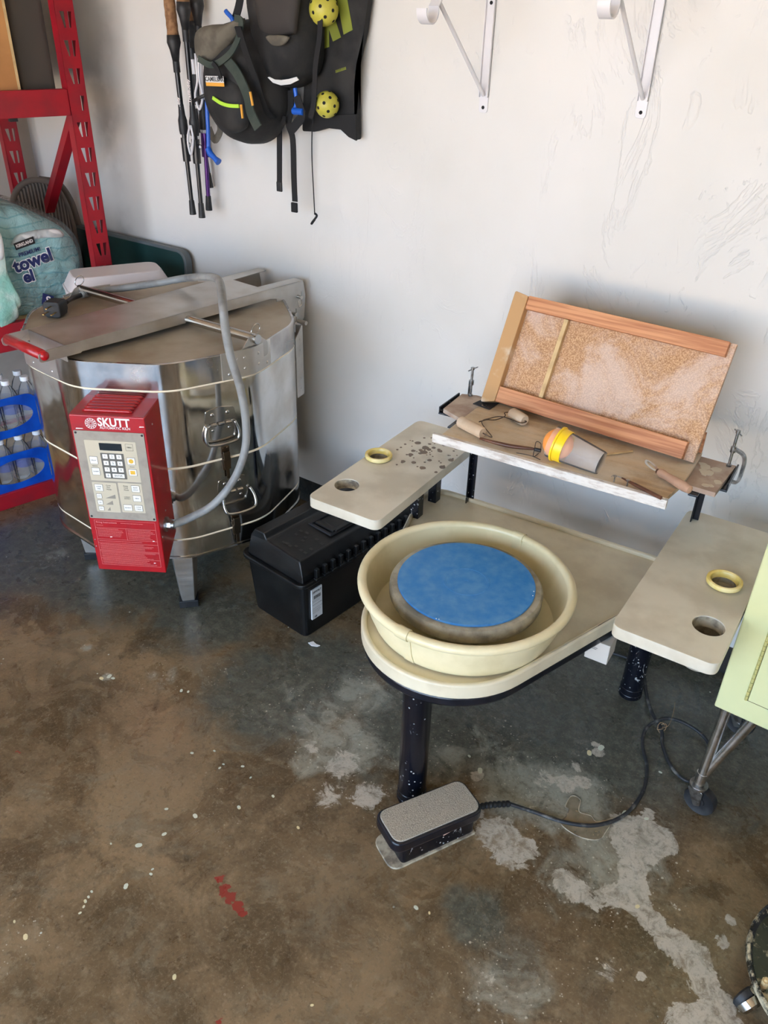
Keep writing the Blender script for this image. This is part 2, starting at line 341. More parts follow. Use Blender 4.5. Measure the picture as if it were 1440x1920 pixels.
def lathe(bm, prof, n=48, c=(0, 0, 0), a0=0, a1=2 * PI, M4=None):
    """prof: list of (r,z); full turn or arc"""
    full = abs(a1 - a0 - 2 * PI) < 1e-6; N = n if full else n + 1; rings = []
    for i in range(N):
        a = a0 + (a1 - a0) * i / n; ring = []
        for r, z in prof:
            p = Vector((c[0] + r * math.cos(a), c[1] + r * math.sin(a), c[2] + z)); ring.append(bm.verts.new(M4 @ p if M4 is not None else p))
        rings.append(ring)
    for i in range(n):
        A, C = rings[i], rings[(i + 1) % N]
        for k in range(len(prof) - 1):
            try: bm.faces.new((A[k], C[k], C[k + 1], A[k + 1]))
            except ValueError: pass
    bmesh.ops.remove_doubles(bm, verts=bm.verts, dist=1e-6)
def prism(bm, pts, z0, z1, M4=None, scale_top=None):
    """extrude 2-D polygon pts along local z"""
    n = len(pts); f = (lambda v: M4 @ v) if M4 is not None else (lambda v: v)
    top = scale_top or pts
    a = [bm.verts.new(f(Vector((p[0], p[1], z0)))) for p in pts]; b = [bm.verts.new(f(Vector((p[0], p[1], z1)))) for p in top]
    bm.faces.new(a[::-1]); bm.faces.new(b)
    for i in range(n): bm.faces.new((a[i], a[(i + 1) % n], b[(i + 1) % n], b[i]))
def roundpoly(pts, r, k=6):
    out = []; n = len(pts)
    for i in range(n):
        p0, p, p2 = Vector(pts[i - 1][:2]), Vector(pts[i][:2]), Vector(pts[(i + 1) % n][:2]); rr = r[i] if isinstance(r, (list, tuple)) else r
        a, b = (p0 - p).normalized(), (p2 - p).normalized(); ang = a.angle(b)
        if rr <= 0 or ang > PI - .01: out.append(tuple(p)); continue
        d = rr / math.tan(ang / 2); d = min(d, (p0 - p).length * .49, (p2 - p).length * .49); s, e = p + a * d, p + b * d
        for j in range(k + 1):
            u = j / k; out.append(tuple(s.lerp(p, u).lerp(p.lerp(e, u), u)))
    return out
def rrect(w, h, r, c=(0, 0)): return roundpoly([(c[0] - w / 2, c[1] - h / 2), (c[0] + w / 2, c[1] - h / 2), (c[0] + w / 2, c[1] + h / 2), (c[0] - w / 2, c[1] + h / 2)], r)
def holed(bm, outer, holes, z0, z1, M4=None):
    """plate with holes (2-D polys)"""
    edges = []; f = (lambda v: M4 @ v) if M4 is not None else (lambda v: v); vs = []
    for poly in [outer] + holes:
        v = [bm.verts.new(Vector((p[0], p[1], z0))) for p in poly]; vs += v
        edges += [bm.edges.new((v[i], v[(i + 1) % len(v)])) for i in range(len(v))]
    r = bmesh.ops.triangle_fill(bm, use_beauty=True, use_dissolve=False, edges=edges)
    faces = [g for g in r['geom'] if isinstance(g, bmesh.types.BMFace)]
    e = bmesh.ops.extrude_face_region(bm, geom=faces); nv = [g for g in e['geom'] if isinstance(g, bmesh.types.BMVert)]
    bmesh.ops.translate(bm, verts=nv, vec=(0, 0, z1 - z0))
    if M4 is not None: bmesh.ops.transform(bm, matrix=M4, verts=list(set(vs + nv)))
def circ(r, n=32, c=(0, 0)): return [(c[0] + r * math.cos(2 * PI * i / n), c[1] + r * math.sin(2 * PI * i / n)) for i in range(n)]
def frame(o, ex, ey):
    ex = Vector(ex).normalized(); ey = Vector(ey); ey = (ey - ex * ey.dot(ex)).normalized(); ez = ex.cross(ey)
    m_ = Matrix((ex, ey, ez)).transposed().to_4x4(); m_.translation = Vector(o); return m_
def pillow(bm, outline, depth, y_back, rings=7, p=2.4, jitter=0, back=.15):
    """soft bulging body standing in the x-z plane, bulging towards -y from y_back"""
    O = catmull([(q[0], 0, q[1]) for q in outline], 4, True); c = sum(O, Vector()) / len(O); n = len(O); layers = []
    for i in range(rings + 1):
        s = math.cos(i / rings * PI / 2); row = []
        h = (1 - s ** p) ** (1 / p) if s < 1 else 0
        for q in O:
            w_ = c + (q - c) * s; d = h * depth
            if jitter and i > 0: d += jitter * noise.noise(Vector((w_.x * 14, 3.1, w_.z * 14)))
            row.append(Vector((w_.x, y_back - d, w_.z)))
        layers.append(row)
    V = [[bm.verts.new(v) for v in row] for row in layers[:-1]]; tip = bm.verts.new(sum(layers[-1], Vector()) / n)
    for i in range(len(V) - 1):
        for k in range(n): bm.faces.new((V[i][k], V[i][(k + 1) % n], V[i + 1][(k + 1) % n], V[i + 1][k]))
    for k in range(n): bm.faces.new((V[-1][k], V[-1][(k + 1) % n], tip))
    B0 = [bm.verts.new(Vector((c.x + (q.x - c.x) * .8, y_back + back * depth, c.z + (q.z - c.z) * .8))) for q in O]
    for k in range(n): bm.faces.new((V[0][k], B0[k], B0[(k + 1) % n], V[0][(k + 1) % n]))
    bm.faces.new(B0)
_tx = {}
def text(bm, s, size, M4, ext=.0004, bold=0, align='CENTER', sx=1):
    c = bpy.data.curves.new('t', 'FONT'); c.body = s; c.size = size; c.align_x = align; c.align_y = 'CENTER'; c.extrude = ext; c.offset = bold; c.resolution_u = 3
    o = bpy.data.objects.new('t', c); COL.objects.link(o); bpy.context.view_layer.update()
    me = bpy.data.meshes.new_from_object(o.evaluated_get(bpy.context.evaluated_depsgraph_get()))
    me.transform(M4 @ Matrix.Diagonal((sx, 1, 1, 1))); bm.from_mesh(me); bpy.data.meshes.remove(me); bpy.data.objects.remove(o); bpy.data.curves.remove(c)
def rivet(bm, p, nrm, r=.003):
    q = Vector(p); nrm = Vector(nrm).normalized(); k = bmesh.ops.create_uvsphere(bm, u_segments=10, v_segments=6, radius=r)
    bmesh.ops.transform(bm, matrix=Matrix.Translation(q) @ nrm.to_track_quat('Z', 'Y').to_matrix().to_4x4() @ Matrix.Diagonal((1, 1, .5, 1)), verts=k['verts'])
def dup(root, loc, rz, label, group=None):
    r = root.copy(); COL.objects.link(r); r.location = loc; r.rotation_euler = (0, 0, rz); r['label'] = label
    if group: r['group'] = group
    for ch in list(root.children):
        c_ = ch.copy(); COL.objects.link(c_); c_.parent = r
        for g_ in ch.children:
            d_ = g_.copy(); COL.objects.link(d_); d_.parent = c_
    return r

exec_parts = []
# ================================================================== SETTING
WY = -.13            # face of the back wall
LX = -3.11           # face of the left wall
RXW, FY, CH = 2.6, -4.6, 2.75
# floor: dense grid carrying where stains and painted-in shade lie
bm = B()
def q0(px, py): p = PZ(px, py, 0); return (p.x, p.y)
clay = [((935, 1565), .055, 1), ((965, 1600), .05, .9), ((905, 1500), .045, .6), ((990, 1590), .03, .9), ((1200, 1575), .062, 1.35), ((1240, 1580), .04, 1.1), ((1170, 1545), .035, 1), ((1185, 1630), .032, 1.3), ((1185, 1665), .035, 1.3),
        ((1195, 1695), .03, 1.2), ((1225, 1730), .03, 1.2), ((1262, 1768), .036, 1.2), ((1300, 1800), .04, 1.2), ((1320, 1845), .036, 1.2), ((1345, 1880), .034, 1.2), ((1340, 1915), .05, 1.1), ((1290, 1930), .05, .9),
        ((1085, 1672), .035, .95), ((1060, 1655), .035, .85), ((1110, 1690), .03, .85), ((1150, 1680), .035, .95), ((1060, 1470), .03, .9), ((1090, 1465), .026, .9), ((1020, 1460), .03, .8), ((1120, 1410), .018, 1.05), ((1115, 1395), .012, 1),
        ((1080, 1440), .02, .8), ((895, 1455), .02, .9), ((690, 1490), .05, .75), ((645, 1435), .06, .7), ((620, 1490), .05, .6), ((560, 1385), .03, .45), ((585, 1400), .025, .8), ((1215, 1525), .018, 1), ((455, 1160), .03, .0), ((1170, 1350), .0, 0), ((1020, 1700), .0, 0),
        ((1370, 1725), .015, 1), ((1355, 1765), .02, .8), ((1200, 1830), .012, 1), ((1140, 1820), .03, .6), ((915, 1835), .02, .5), ((880, 1520), .06, .6), ((1000, 1500), .04, .6), ((1260, 1700), .02, .6)]
haze = [((680, 1300), .10, .7), ((640, 1400), .12, .75), ((600, 1340), .10, .65), ((800, 1420), .12, .6), ((960, 1480), .12, .8), ((1060, 1500), .12, .8), ((560, 1300), .08, .5), ((920, 1400), .1, .5), ((500, 1340), .06, .45), ((780, 1520), .1, .5), ((1150, 1600), .14, .7), ((1080, 1650), .12, .6),
        ((310, 1270), .07, .45), ((290, 1210), .06, .3), ((430, 1260), .08, .3), ((340, 1000), .03, 0), ((105, 1040), .05, .55), ((160, 1215), .02, .6), ((950, 1850), .12, .5), ((200, 1270), .02, .8), ((690, 1210), .05, .5), ((580, 1430), .06, .6), ((60, 1750), .05, .4)]
slate_shade = [((500, 1300), .22, .75), ((250, 1050), .35, .8), ((120, 1020), .3, .8), ((600, 1260), .2, .7), ((1100, 1300), .38, 1.0), ((1300, 1350), .3, .9), ((1000, 1400), .22, .7), ((800, 1350), .2, .8), ((900, 1720), .08, .66), ((860, 1690), .05, .55), ((960, 1790), .08, .5), ((1000, 1850), .06, .4),
         ((700, 1400), .16, .5), ((1380, 1500), .15, .5), ((380, 1150), .2, .7), ((1250, 1200), .4, 1)]  # dark tone of the concrete, with shade under kiln and wheel painted in
redp = [((412, 1648), .012, 1), ((420, 1668), .014, 1), ((432, 1682), .014, 1), ((445, 1698), .014, 1), ((455, 1712), .012, 1), ((35, 1410), .01, .7), ((415, 1915), .01, .8), ((1150, 1570), .0, 0)]
X0, X1, Y0, Y1, st_ = -2.6, .7, -1.75, -.13, .012
def axis(lo, hi, a, b, s):
    out = [lo]; v = a
    while v <= b: out.append(v); v += s
    out.append(hi); return out
xs = axis(-4.7, RXW, X0, X1, st_); ys = axis(FY, WY + .02, Y0, Y1 - .01, st_)
grid = [[bm.verts.new((x, y, 0)) for y in ys] for x in xs]
for i in range(len(xs) - 1):
    for j in range(len(ys) - 1): bm.faces.new((grid[i][j], grid[i + 1][j], grid[i + 1][j + 1], grid[i][j + 1]))
fl = obj('floor', bm, 'floor', kind='structure')
import numpy as np
co = np.empty(len(fl.data.vertices) * 3, 'f'); fl.data.vertices.foreach_get('co', co); co = co.reshape(-1, 3)
def field(lst):
    v = np.zeros(len(co), 'f')
    for (p, r, a) in lst:
        if r <= 0: continue
        x, y = q0(*p); d = np.hypot(co[:, 0] - x, co[:, 1] - y) / r; v = np.maximum(v, a * np.clip(1.25 - .75 * d ** 1.6, 0, 1))
    return v
def setattr_f(o, name, v):
    a = o.data.attributes.new(name, 'FLOAT', 'POINT'); a.data.foreach_set('value', v.astype('f'))
setattr_f(fl, 'clay', field(clay)); setattr_f(fl, 'haze', field(haze)); setattr_f(fl, 'slate_shade', field(slate_shade)); setattr_f(fl, 'redpaint', field(redp))
# back wall (drywall stops above a rough footing)
bm = B(); xs = axis(LX - .1, RXW, LX, 0.4, .04); zs = axis(.1, CH, .14, 2.0, .04)
g_ = [[bm.verts.new((x, WY, z)) for z in zs] for x in xs]
for i in range(len(xs) - 1):
    for j in range(len(zs) - 1): bm.faces.new((g_[i][j], g_[i + 1][j], g_[i + 1][j + 1], g_[i][j + 1]))
r_ = bmesh.ops.extrude_face_region(bm, geom=bm.faces[:]); bmesh.ops.translate(bm, verts=[g for g in r_['geom'] if isinstance(g, bmesh.types.BMVert)], vec=(0, .1, 0))
bw = obj('wall_back', bm, 'wall', kind='structure')
co = np.empty(len(bw.data.vertices) * 3, 'f'); bw.data.vertices.foreach_get('co', co); co = co.reshape(-1, 3)
sc = np.zeros(len(co), 'f')
for (px, py, r, a) in ((190, 190, .10, .5), (195, 225, .08, .55), (185, 130, .07, .35), (235, 430, .06, .35), (200, 60, .06, .35), (215, 300, .07, .3)):  # grey patches on the wall right of the rack post
    p = PY(px, py, WY); sc = np.maximum(sc, a * np.clip(1.2 - (np.hypot((co[:, 0] - p.x), (co[:, 2] - p.z) * .6) / r), 0, 1))
setattr_f(bw, 'wall_grey', sc)
bm = B(); bx(bm, LX, RXW, WY + .004, WY + .1, -.01, .104); obj('trim_1', bm, 'footing', kind='structure')
bm = B(); prism(bm, [(LX, WY + .1), (LX - .1, WY + .1), (LX - .231 * 4.47 - .1, FY), (LX - .231 * 4.47, FY), (LX - .003, WY)], 0, CH); obj('wall_left', bm, 'plainwall', kind='structure')
bm = B(); bx(bm, RXW, RXW + .1, FY, WY + .1, 0, CH); obj('wall_right', bm, 'plainwall', kind='structure')
bm = B(); bx(bm, -4.8, RXW + .1, FY - .1, WY + .1, CH, CH + .1); obj('ceiling', bm, 'ceil', kind='structure')
# front wall with the open garage doorway behind the camera
bm = B(); OX0, OX1, OZ = -2.9, 1.7, 2.4
bx(bm, -4.8, OX0, FY - .1, FY, 0, CH); bx(bm, OX1, RXW + .1, FY - .1, FY, 0, CH); bx(bm, OX0, OX1, FY - .1, FY, OZ, CH); obj('wall_front', bm, 'plainwall', kind='structure')
bm = B(); bx(bm, -14, 14, FY - 16, FY, -.12, -.02); obj('driveway', bm, 'drive', kind='structure')

# ================================================================== KILN
KX, KY, KROT = -1.8715, -.6088, math.radians(-4)
KI = (Matrix.Translation((KX, KY, 0)) @ Matrix.Rotation(KROT, 4, 'Z')).inverted()
def kz(px, py, z): return KI @ PZ(px, py, z)
def A(d): return math.radians(d)
AP = .378
def deca(ap, fil=.17, k=8):
    R_ = ap / math.cos(PI / 10); return roundpoly([(R_ * math.cos(A(90 + 18 + 36 * i)), R_ * math.sin(A(90 + 18 + 36 * i))) for i in range(10)], fil, k)
kiln = thing('pottery_kiln', 'stainless steel ten-sided electric kiln with a red control box against the wall', 'kiln', (KX, KY, 0), KROT)
bm = B(); prism(bm, deca(AP - .0005), .223, .815); obj('brick_body', bm, 'firebrick', kiln, smooth='auto')
for z0, z1 in ((.286, .5135), (.5195, .742)):
    bm = B(); o_, i_ = deca(AP + .001), deca(AP - .004)
    holed(bm, o_, [i_], z0, z1); obj('steel_jacket', bm, 'steel_mirror', kiln, smooth='auto', bevel=.0008)
bm = B(); holed(bm, deca(AP + .001), [deca(AP - .004)], .225, .281); o = obj('floor_band', bm, 'steel_mirror', kiln, smooth='auto', bevel=.0008)
bm = B(); prism(bm, deca(AP + .004), .219, .225); obj('stand_ring', bm, 'steel_pin', kiln, smooth='auto')
bm = B(); holed(bm, deca(AP + .002), [deca(AP - .006)], .747, .819); obj('lid_band', bm, 'steel_lid', kiln, smooth='auto', bevel=.001)
bm = B(); prism(bm, deca(AP - .002), .812, .817); obj('lid_top', bm, 'steel_dusty', kiln, smooth='auto')
# legs: tapered sheet metal with rubber feet
for ang in (-39, 51, 141, -129):
    T = Matrix.Rotation(A(ang), 4, 'Z')
    bm = B(); prism(bm, [(.285, -.044), (.36, -.03), (.36, .03), (.285, .044)], .024, .222, T, None)
    for v_ in bm.verts:
        if v_.co.z < .1:
            p = T.inverted() @ v_.co; p.y *= .62; p.x = .30 + (p.x - .285) * .55; v_.co = T @ p
    lg = obj('leg', bm, 'steel_satin', kiln, bevel=.002)
    bm = B(); box(bm, (.320, 0, .013), (.05, .058, .025), M4=T); obj('rubber_foot', bm, 'blackrub', lg, bevel=.002)
# riveted lid plates
def facet(az): return frame((AP * math.cos(A(az)), AP * math.sin(A(az)), 0), (-math.sin(A(az)), math.cos(A(az)), 0), (0, 0, 1))
def rivplate(name, az0, az1, z0, z1, rv):
    bm = B(); n = 10; pts = []
    def rad(a):   # radius of the rounded decagon skin
        q = min(abs(((a - 90 + 18) % 36) - 18), 18); return (AP + .0045) / math.cos(A(q)) * (1 - .016 * (q / 18) ** 2)
    outer = [(rad(az0 + (az1 - az0) * i / n) * math.cos(A(az0 + (az1 - az0) * i / n)), rad(az0 + (az1 - az0) * i / n) * math.sin(A(az0 + (az1 - az0) * i / n))) for i in range(n + 1)]
    inner = [(x * .99, y * .99) for x, y in outer][::-1]
    prism(bm, outer + inner, z0, z1)
    for a, z in rv:
        r = rad(a); rivet(bm, (r * math.cos(A(a)), r * math.sin(A(a)), z), (math.cos(A(a)), math.sin(A(a)), 0), .0042)
    return obj(name, bm, 'steel_satin', kiln, smooth='auto')
rivplate('lid_plate', -118, -82, .7475, .822, [(-115, .765), (-115, .80), (-100, .765), (-100, .80), (-86, .765), (-86, .80)])
rivplate('lid_plate', -14, 12, .7475, .822, [(-11, .762), (-4, .77), (-4, .80), (3, .77), (3, .80), (9, .76), (9, .8)])
rivplate('lid_plate', 168, 194, .7475, .822, [(175, .77), (185, .8)])
HS = frame((.393 * math.cos(A(46)), .393 * math.sin(A(46)), 0), (-math.sin(A(24)), math.cos(A(24)), 0), (0, 0, 1))
bm = B(); prism(bm, roundpoly([(-.012, .553), (.048, .545), (.048, .775), (-.012, .745)], .006, 3), 0, .002, HS); prism(bm, [(.046, .548), (.048, .548), (.048, .772), (.046, .772)], -.02, .001, HS)
for z in (.575, .61, .70, .735): rivet(bm, HS @ Vector((.022, z, .002)), HS.to_3x3() @ Vector((0, 0, 1)), .0042)
obj('hinge_strap', bm, 'steel_satin', kiln)
# lid lifter: wide channel from the handle to the hinge at the wall
LZ, LC = .862, .035
bm = B()
f0, f1 = -.385, .30
def lx(y): return .086 + (y + .44) / .88 * .019
top = [(-lx(f0), f0), (lx(f0), f0), (lx(f1), f1), (lx(.45), .45), (lx(.45) - .040, .45), (lx(.30) - .045, .30), (-lx(.30) + .045, .30), (-lx(.45) + .040, .45), (-lx(.45), .45), (-lx(f1), f1)]
prism(bm, [(x + LC, y) for x, y in top], LZ - .003, LZ)
for s in (-1, 1):
    pr = [(-.405, LZ - .018), (-.36, LZ - .028), (-.2, LZ - .031), (.31, LZ - .031), (.335, LZ - .036), (.345, LZ - .10), (.372, LZ - .160), (.415, LZ - .162), (.452, LZ - .12), (.460, LZ - .05), (.452, LZ - .004), (.44, LZ), (-.375, LZ)]
    n = len(pr); a_ = []; b_ = []
    for y, z in pr: x = lx(y) * s; a_.append(bm.verts.new((x + LC, y, z))); b_.append(bm.verts.new((x - .003 * s + LC, y, z)))
    bm.faces.new(a_); bm.faces.new(b_[::-1])
    for i in range(n): bm.faces.new((a_[i], a_[(i + 1) % n], b_[(i + 1) % n], b_[i]))
prism(bm, [(-lx(f0) + LC, f0), (lx(f0) + LC, f0), (lx(f0) + LC, f0 + .003), (-lx(f0) + LC, f0 + .003)], LZ - .045, LZ)
lift = obj('lid_lifter', bm, 'steel_satin', kiln, bevel=.0008)
HY = -.443
bm = B(); cyl(bm, (-.088 + LC, HY, LZ - .012), (.083 + LC, HY, LZ - .012), .0135, n=20)
for s in (-1, 1): sph(bm, (s * .085 + LC, HY, LZ - .012), .0135)
obj('handle_grip', bm, 'red', lift, smooth=True)
for s in (-1, 1):
    bm = B(); prism(bm, roundpoly([(-.458, LZ - .027), (-.34, LZ - .03), (-.34, LZ), (-.435, LZ + .001), (-.460, LZ - .006)], .009, 5), 0, .003, frame((s * .0875 + LC, 0, 0), (0, 1, 0), (0, 0, 1)))
    rivet(bm, (s * .0915 + LC, HY, LZ - .013), (s, 0, 0), .006); obj('handle_arm', bm, 'steel_satin', lift)
# cross bar with end brackets and hitch pins
BL, BR2 = Vector((-.346, -.046, .839)), Vector((.392, .020, .839))
bm = B(); cyl(bm, BL, BR2, .0125, n=24); cyl(bm, BR2 - (BR2 - BL).normalized() * .004, BR2 + (BR2 - BL).normalized() * .002, .0132, n=24); bar = obj('support_bar', bm, 'steel_pin', kiln, smooth='auto')
for s in (-1, 1):
    bm = B(); E_ = BR2 if s > 0 else BL; x = E_.x - .010 * s
    prism(bm, roundpoly([(-.10, .782), (-.035, .848), (-.005, .850), (.03, .822), (.03, .782)], .012, 4), 0, .003, frame((x, E_.y + .012, 0), (0, 1, 0), (0, 0, 1))); obj('bar_bracket', bm, 'steel_satin', kiln)
    bm = B(); P = [Vector((x + .004 * s, E_.y + .016 * math.sin(a * .9), .852 + .014 - .014 * math.cos(a))) for a in [i * 2 * PI / 14 for i in range(15)]]
    tube(bm, P, .0012, n=6); obj('hitch_pin', bm, 'steel_pin', kiln, smooth=True)
bm = B()
for y, z in ((.425, .815), (.40, .765)):
    X_ = lx(y) + LC; cyl(bm, (X_ - .01, y, z), (X_ + .018, y, z), .0058); tube(bm, [(X_ + .012, y, z), (X_ + .016, y - .014, z - .010), (X_ + .016, y - .010, z - .030), (X_ + .014, y + .003, z - .022), (X_ + .012, y + .005, z + .018)], .0015, n=6)
obj('hinge_pin', bm, 'steel_pin', kiln, smooth='auto')
bm = B(); bx(bm, -.07, .07, .372, .43, .50, .742); bx(bm, -.075, -.07, .36, .45, .50, .80); bx(bm, .07, .075, .36, .45, .50, .80); cyl(bm, (-.12, .425, .735), (.175, .425, .735), .007); obj('hinge_bracket', bm, 'steel_satin', kiln, bevel=.001)
# trunk handles and draw latches on the facet right of the box
F = facet(-18)
for dx, dz, sw in ((.010, 0, 0), (.028, -.219, .012)):
    G = F @ Matrix.Translation((dx, dz, .001))
    bm = B(); prism(bm, roundpoly([(-.045, .632), (-.04, .668), (0, .676), (.042, .668), (.047, .632)], .006, 3), 0, .0022, G)
    for k in range(3): cyl(bm, G @ Vector((-.03 + k * .022, .627, .004)), G @ Vector((-.014 + k * .022, .627, .004)), .0052, n=12)
    for x in (-.022, .022): rivet(bm, G @ Vector((x, .656, .002)), G.to_3x3() @ Vector((0, 0, 1)), .006)
    prism(bm, roundpoly([(-.032, .583), (-.034, .625), (.034, .625), (.032, .583)], .006, 3), 0, .002, G)
    for x in (-.024, .024): rivet(bm, G @ Vector((x, .61, .002)), G.to_3x3() @ Vector((0, 0, 1)), .0045)
    hp = obj('handle_plate', bm, 'steel_pin', kiln, smooth='auto')
    bm = B(); P = catmull([(-.040, .627, .005), (-.048, .603, .008), (-.047, .580, .011), (-.036, .571, .012), (0, .568, .013), (.036, .571, .012), (.047, .580, .011), (.048, .603, .008), (.040, .627, .005)], 5)
    P = [(p.x + sw, p.y, p.z + (sw and .02 * (.63 - p.y) / .06)) for p in P]
    tube(bm, [G @ Vector(p) for p in P], .0042, n=10); obj('bail_handle', bm, 'steel_pin', hp, smooth=True)
for dx, dz in ((.017, 0), (.030, -.222)):
    G = F @ Matrix.Translation((dx, dz, .001)); bm = B()
    prism(bm, rrect(.024, .02, .003, (0, .545)), 0, .002, G); prism(bm, rrect(.024, .05, .002, (0, .507)), 0, .004, G)
    prism(bm, rrect(.019, .026, .002, (0, .527)), .004, .012, G); prism(bm, roundpoly([(-.012, .52), (.012, .52), (.009, .486), (-.009, .486)], .002, 2), .006, .010, G)
    prism(bm, rrect(.010, .042, .004, (0, .476)), .006, .009, G)
    for x in (-.006, .006): rivet(bm, G @ Vector((x, .55, .002)), G.to_3x3() @ Vector((0, 0, 1)), .003)
    obj('latch', bm, simple('bronzed_steel', rgb(120, 104, 86), .3, 1.0) if dz == 0 else bpy.data.materials['bronzed_steel'], kiln, bevel=.0008)
bm = B(); G = facet(-162); tube(bm, [G @ Vector(p) for p in ((0, .70, .004), (.0, .70, .018), (0, .575, .012), (0, .565, .035))], .003, n=8); bx_ = box(bm, (0, 0, 0), (.03, .03, .004), M4=G @ Matrix.Translation((0, .70, .002))); obj('lid_hook', bm, 'steel_pin', kiln, smooth='auto')
# red control box, on the facet at -54 degrees
BO = KI @ Vector((-1.6905, -1.0815, 0)); BR = KI @ Vector((-1.5284, -.9799, 0)); ex = (BR - BO).normalized(); W = (BR - BO).length
FB = frame(BO, ex, (0, 0, 1))      # x across the face, y up, z out towards the room
DEP = .142
def bxp(u, z, d=0): return FB @ Vector((u, z, d))
bm = B()
sideprof = [(0, .252), (0, .725), (-DEP, .725), (-DEP, .322)]
a_ = [bm.verts.new(bxp(0, z, d)) for d, z in sideprof]; b_ = [bm.verts.new(bxp(W, z, d)) for d, z in sideprof]
bm.faces.new(a_); bm.faces.new(b_[::-1])
for i in range(4): bm.faces.new((a_[i], a_[(i + 1) % 4], b_[(i + 1) % 4], b_[i]))
cbx = obj('control_box', bm, 'red', kiln, bevel=.0025, seg=3)
bm = B()
for k in range(6): G = FB @ Matrix.Translation((W / 2 - .005, .7255, -.025 - k * .0175)); tube(bm, [G @ Vector((-.062, 0, 0)), G @ Vector((-.055, .003, 0)), G @ Vector((.055, .003, 0)), G @ Vector((.062, 0, 0))], .0052, n=8)
obj('louvre', bm, 'red', cbx, smooth=True)
bm = B(); prism(bm, [(.001, .001 - .0), (W - .001, .001), (W - .001, DEP - .002), (.001, DEP - .002)], .7252, .7262, FB @ Matrix(((1, 0, 0, 0), (0, 0, 1, 0), (0, -1, 0, 0), (0, 0, 0, 1)))); obj('dusty_top', bm, 'red_dusty', cbx)
bm = B(); prism(bm, [(-.002, .330), (W + .002, .330), (W + .002, .728), (-.002, .728)], -DEP - .012, -DEP, FB); obj('back_flange', bm, 'red', cbx, bevel=.002)
bm = B(); prism(bm, rrect(.0225, .006, .002, (W + .010, .705)), -DEP + .004, -DEP + .008, FB)
for z in (.70, .685, .67): rivet(bm, FB @ Vector((W + .026, z - .01, -DEP + .0)), FB.to_3x3() @ Vector((.5, 0, 1)), .004)
obj('hinge_tab', bm, 'zinc', kiln)
bm = B(); z0, z1 = .423, .683; prism(bm, rrect(.180, .260, .003, (W / 2 - .0005, .553)), .0003, .0022, FB); pl = obj('control_panel', bm, 'panel_grey', kiln)
for u, z in ((.0105, .677), (.180, .677), (.0105, .429), (.180, .429)):
    bm = B(); rivet(bm, FB @ Vector((u, z, .0022)), FB.to_3x3() @ Vector((0, 0, 1)), .0032); obj('panel_screw', bm, 'blackrub', pl)

bm = B()
for (u0, u1, za, zb) in ((.0285, .1608, .5408, .6575), (.0285, .093, .445, .5355), (.0971, .1598, .447, .537)): prism(bm, rrect(u1 - u0, zb - za, .002, ((u0 + u1) / 2, (za + zb) / 2)), .0022, .0027, FB)
obj('keypad_field', bm, 'panel_tan', pl)
bm = B(); prism(bm, rrect(.058, .0205, .0008, (.0948, .6408)), .0027, .0032, FB); obj('display', bm, 'display', pl)
keys = [(.0452, .6005, .0195, .0205, 'DELAY'), (.0456, .5680, .0195, .0200, 'ALARM'), (.1430, .6420, .0195, .0195, 'MENU'), (.1425, .6027, .020, .019, None), (.1425, .5698, .020, .018, None),
        (.0452, .5195, .0205, .0195, 'CONE\nFIRE'), (.0421, .4940, .013, .0125, 'SLOW'), (.0421, .4745, .013, .0125, 'MED'), (.0421, .4560, .013, .0120, 'FAST'),
        (.1427, .5212, .0205, .0185, 'RAMP\nHOLD'), (.1429, .4920, .0205, .0175, 'VIEW'), (.1145, .4620, .0215, .0175, 'REVIEW'), (.1431, .4621, .0205, .0175, 'CONE\nTABLE'), (.1035, .5578, .031, .0115, 'ENTER'), (.0764, .5575, .0125, .0120, '0')]
for r_ in range(3):
    for c_ in range(3): keys.append((.0764 + c_ * .0181, .6133 - r_ * .0190, .0130, .0125, str(r_ * 3 + c_ + 1)))
bmf, bmk, bmt, bma = B(), B(), B(), B()
prism(bmf, rrect(.0605, .0745, .002, (.0950, .5856)), .00275, .0030, FB)
for u, z, w, h, s in keys:
    if s != 'MENU': prism(bmf, rrect(w + .0016, h + .0016, .0012, (u, z)), .0028, .0032, FB)
    if s != 'MENU': bk = B(); prism(bk, rrect(w, h, .001, (u, z)), .0030, .0035, FB); obj('key', bk, 'key', pl)
    else: holed(bmf, rrect(w, h, .001, (u, z)), [rrect(w - .0012, h - .0012, .001, (u, z))], .0027, .0030, FB)
    if s:
        ln = s.split('\n'); sz = .0082 if len(s) == 1 else (.0072 if s == 'ENTER' else (.0046 if w > .015 else .0034))
        for i, q in enumerate(ln): text(bmt, q, sz, FB @ Matrix.Translation((u, z + (len(ln) - 1) * .0032 - i * .0064, .0036)), .0001)
lathe(bma, [(0, 0), (.0062, 0), (.0062, .0004), (0, .0004)], 20, M4=FB @ Matrix.Translation((.1425, .6027, .0034)))
prism(bma, rrect(.0125, .0105, .001, (.1425, .5698)), .0034, .0038, FB)
for s, u, z, sz in (('Options', .0452, .584, .0044), ('Action', .1426, .5863, .0044), ('Cone', .071, .527, .0055), ('Fire', .0705, .521, .0055), ('Mode', .0715, .515, .0055), ('Ramp', .117, .528, .0055), ('Hold', .117, .522, .0055), ('Mode', .1175, .516, .0055), ('CURRENT', .1167, .4945, .0038), ('SEGMENT', .1167, .4895, .0038)):
    text(bmt, s, sz, FB @ Matrix.Translation((u, z, .0029)), .0001)
obj('key_outlines', bmf, 'key_frame', pl); bmk.free(); obj('key_lettering', bmt, 'dark_print', pl); obj('amber_keys', bma, 'orange_key', pl)
bm = B()
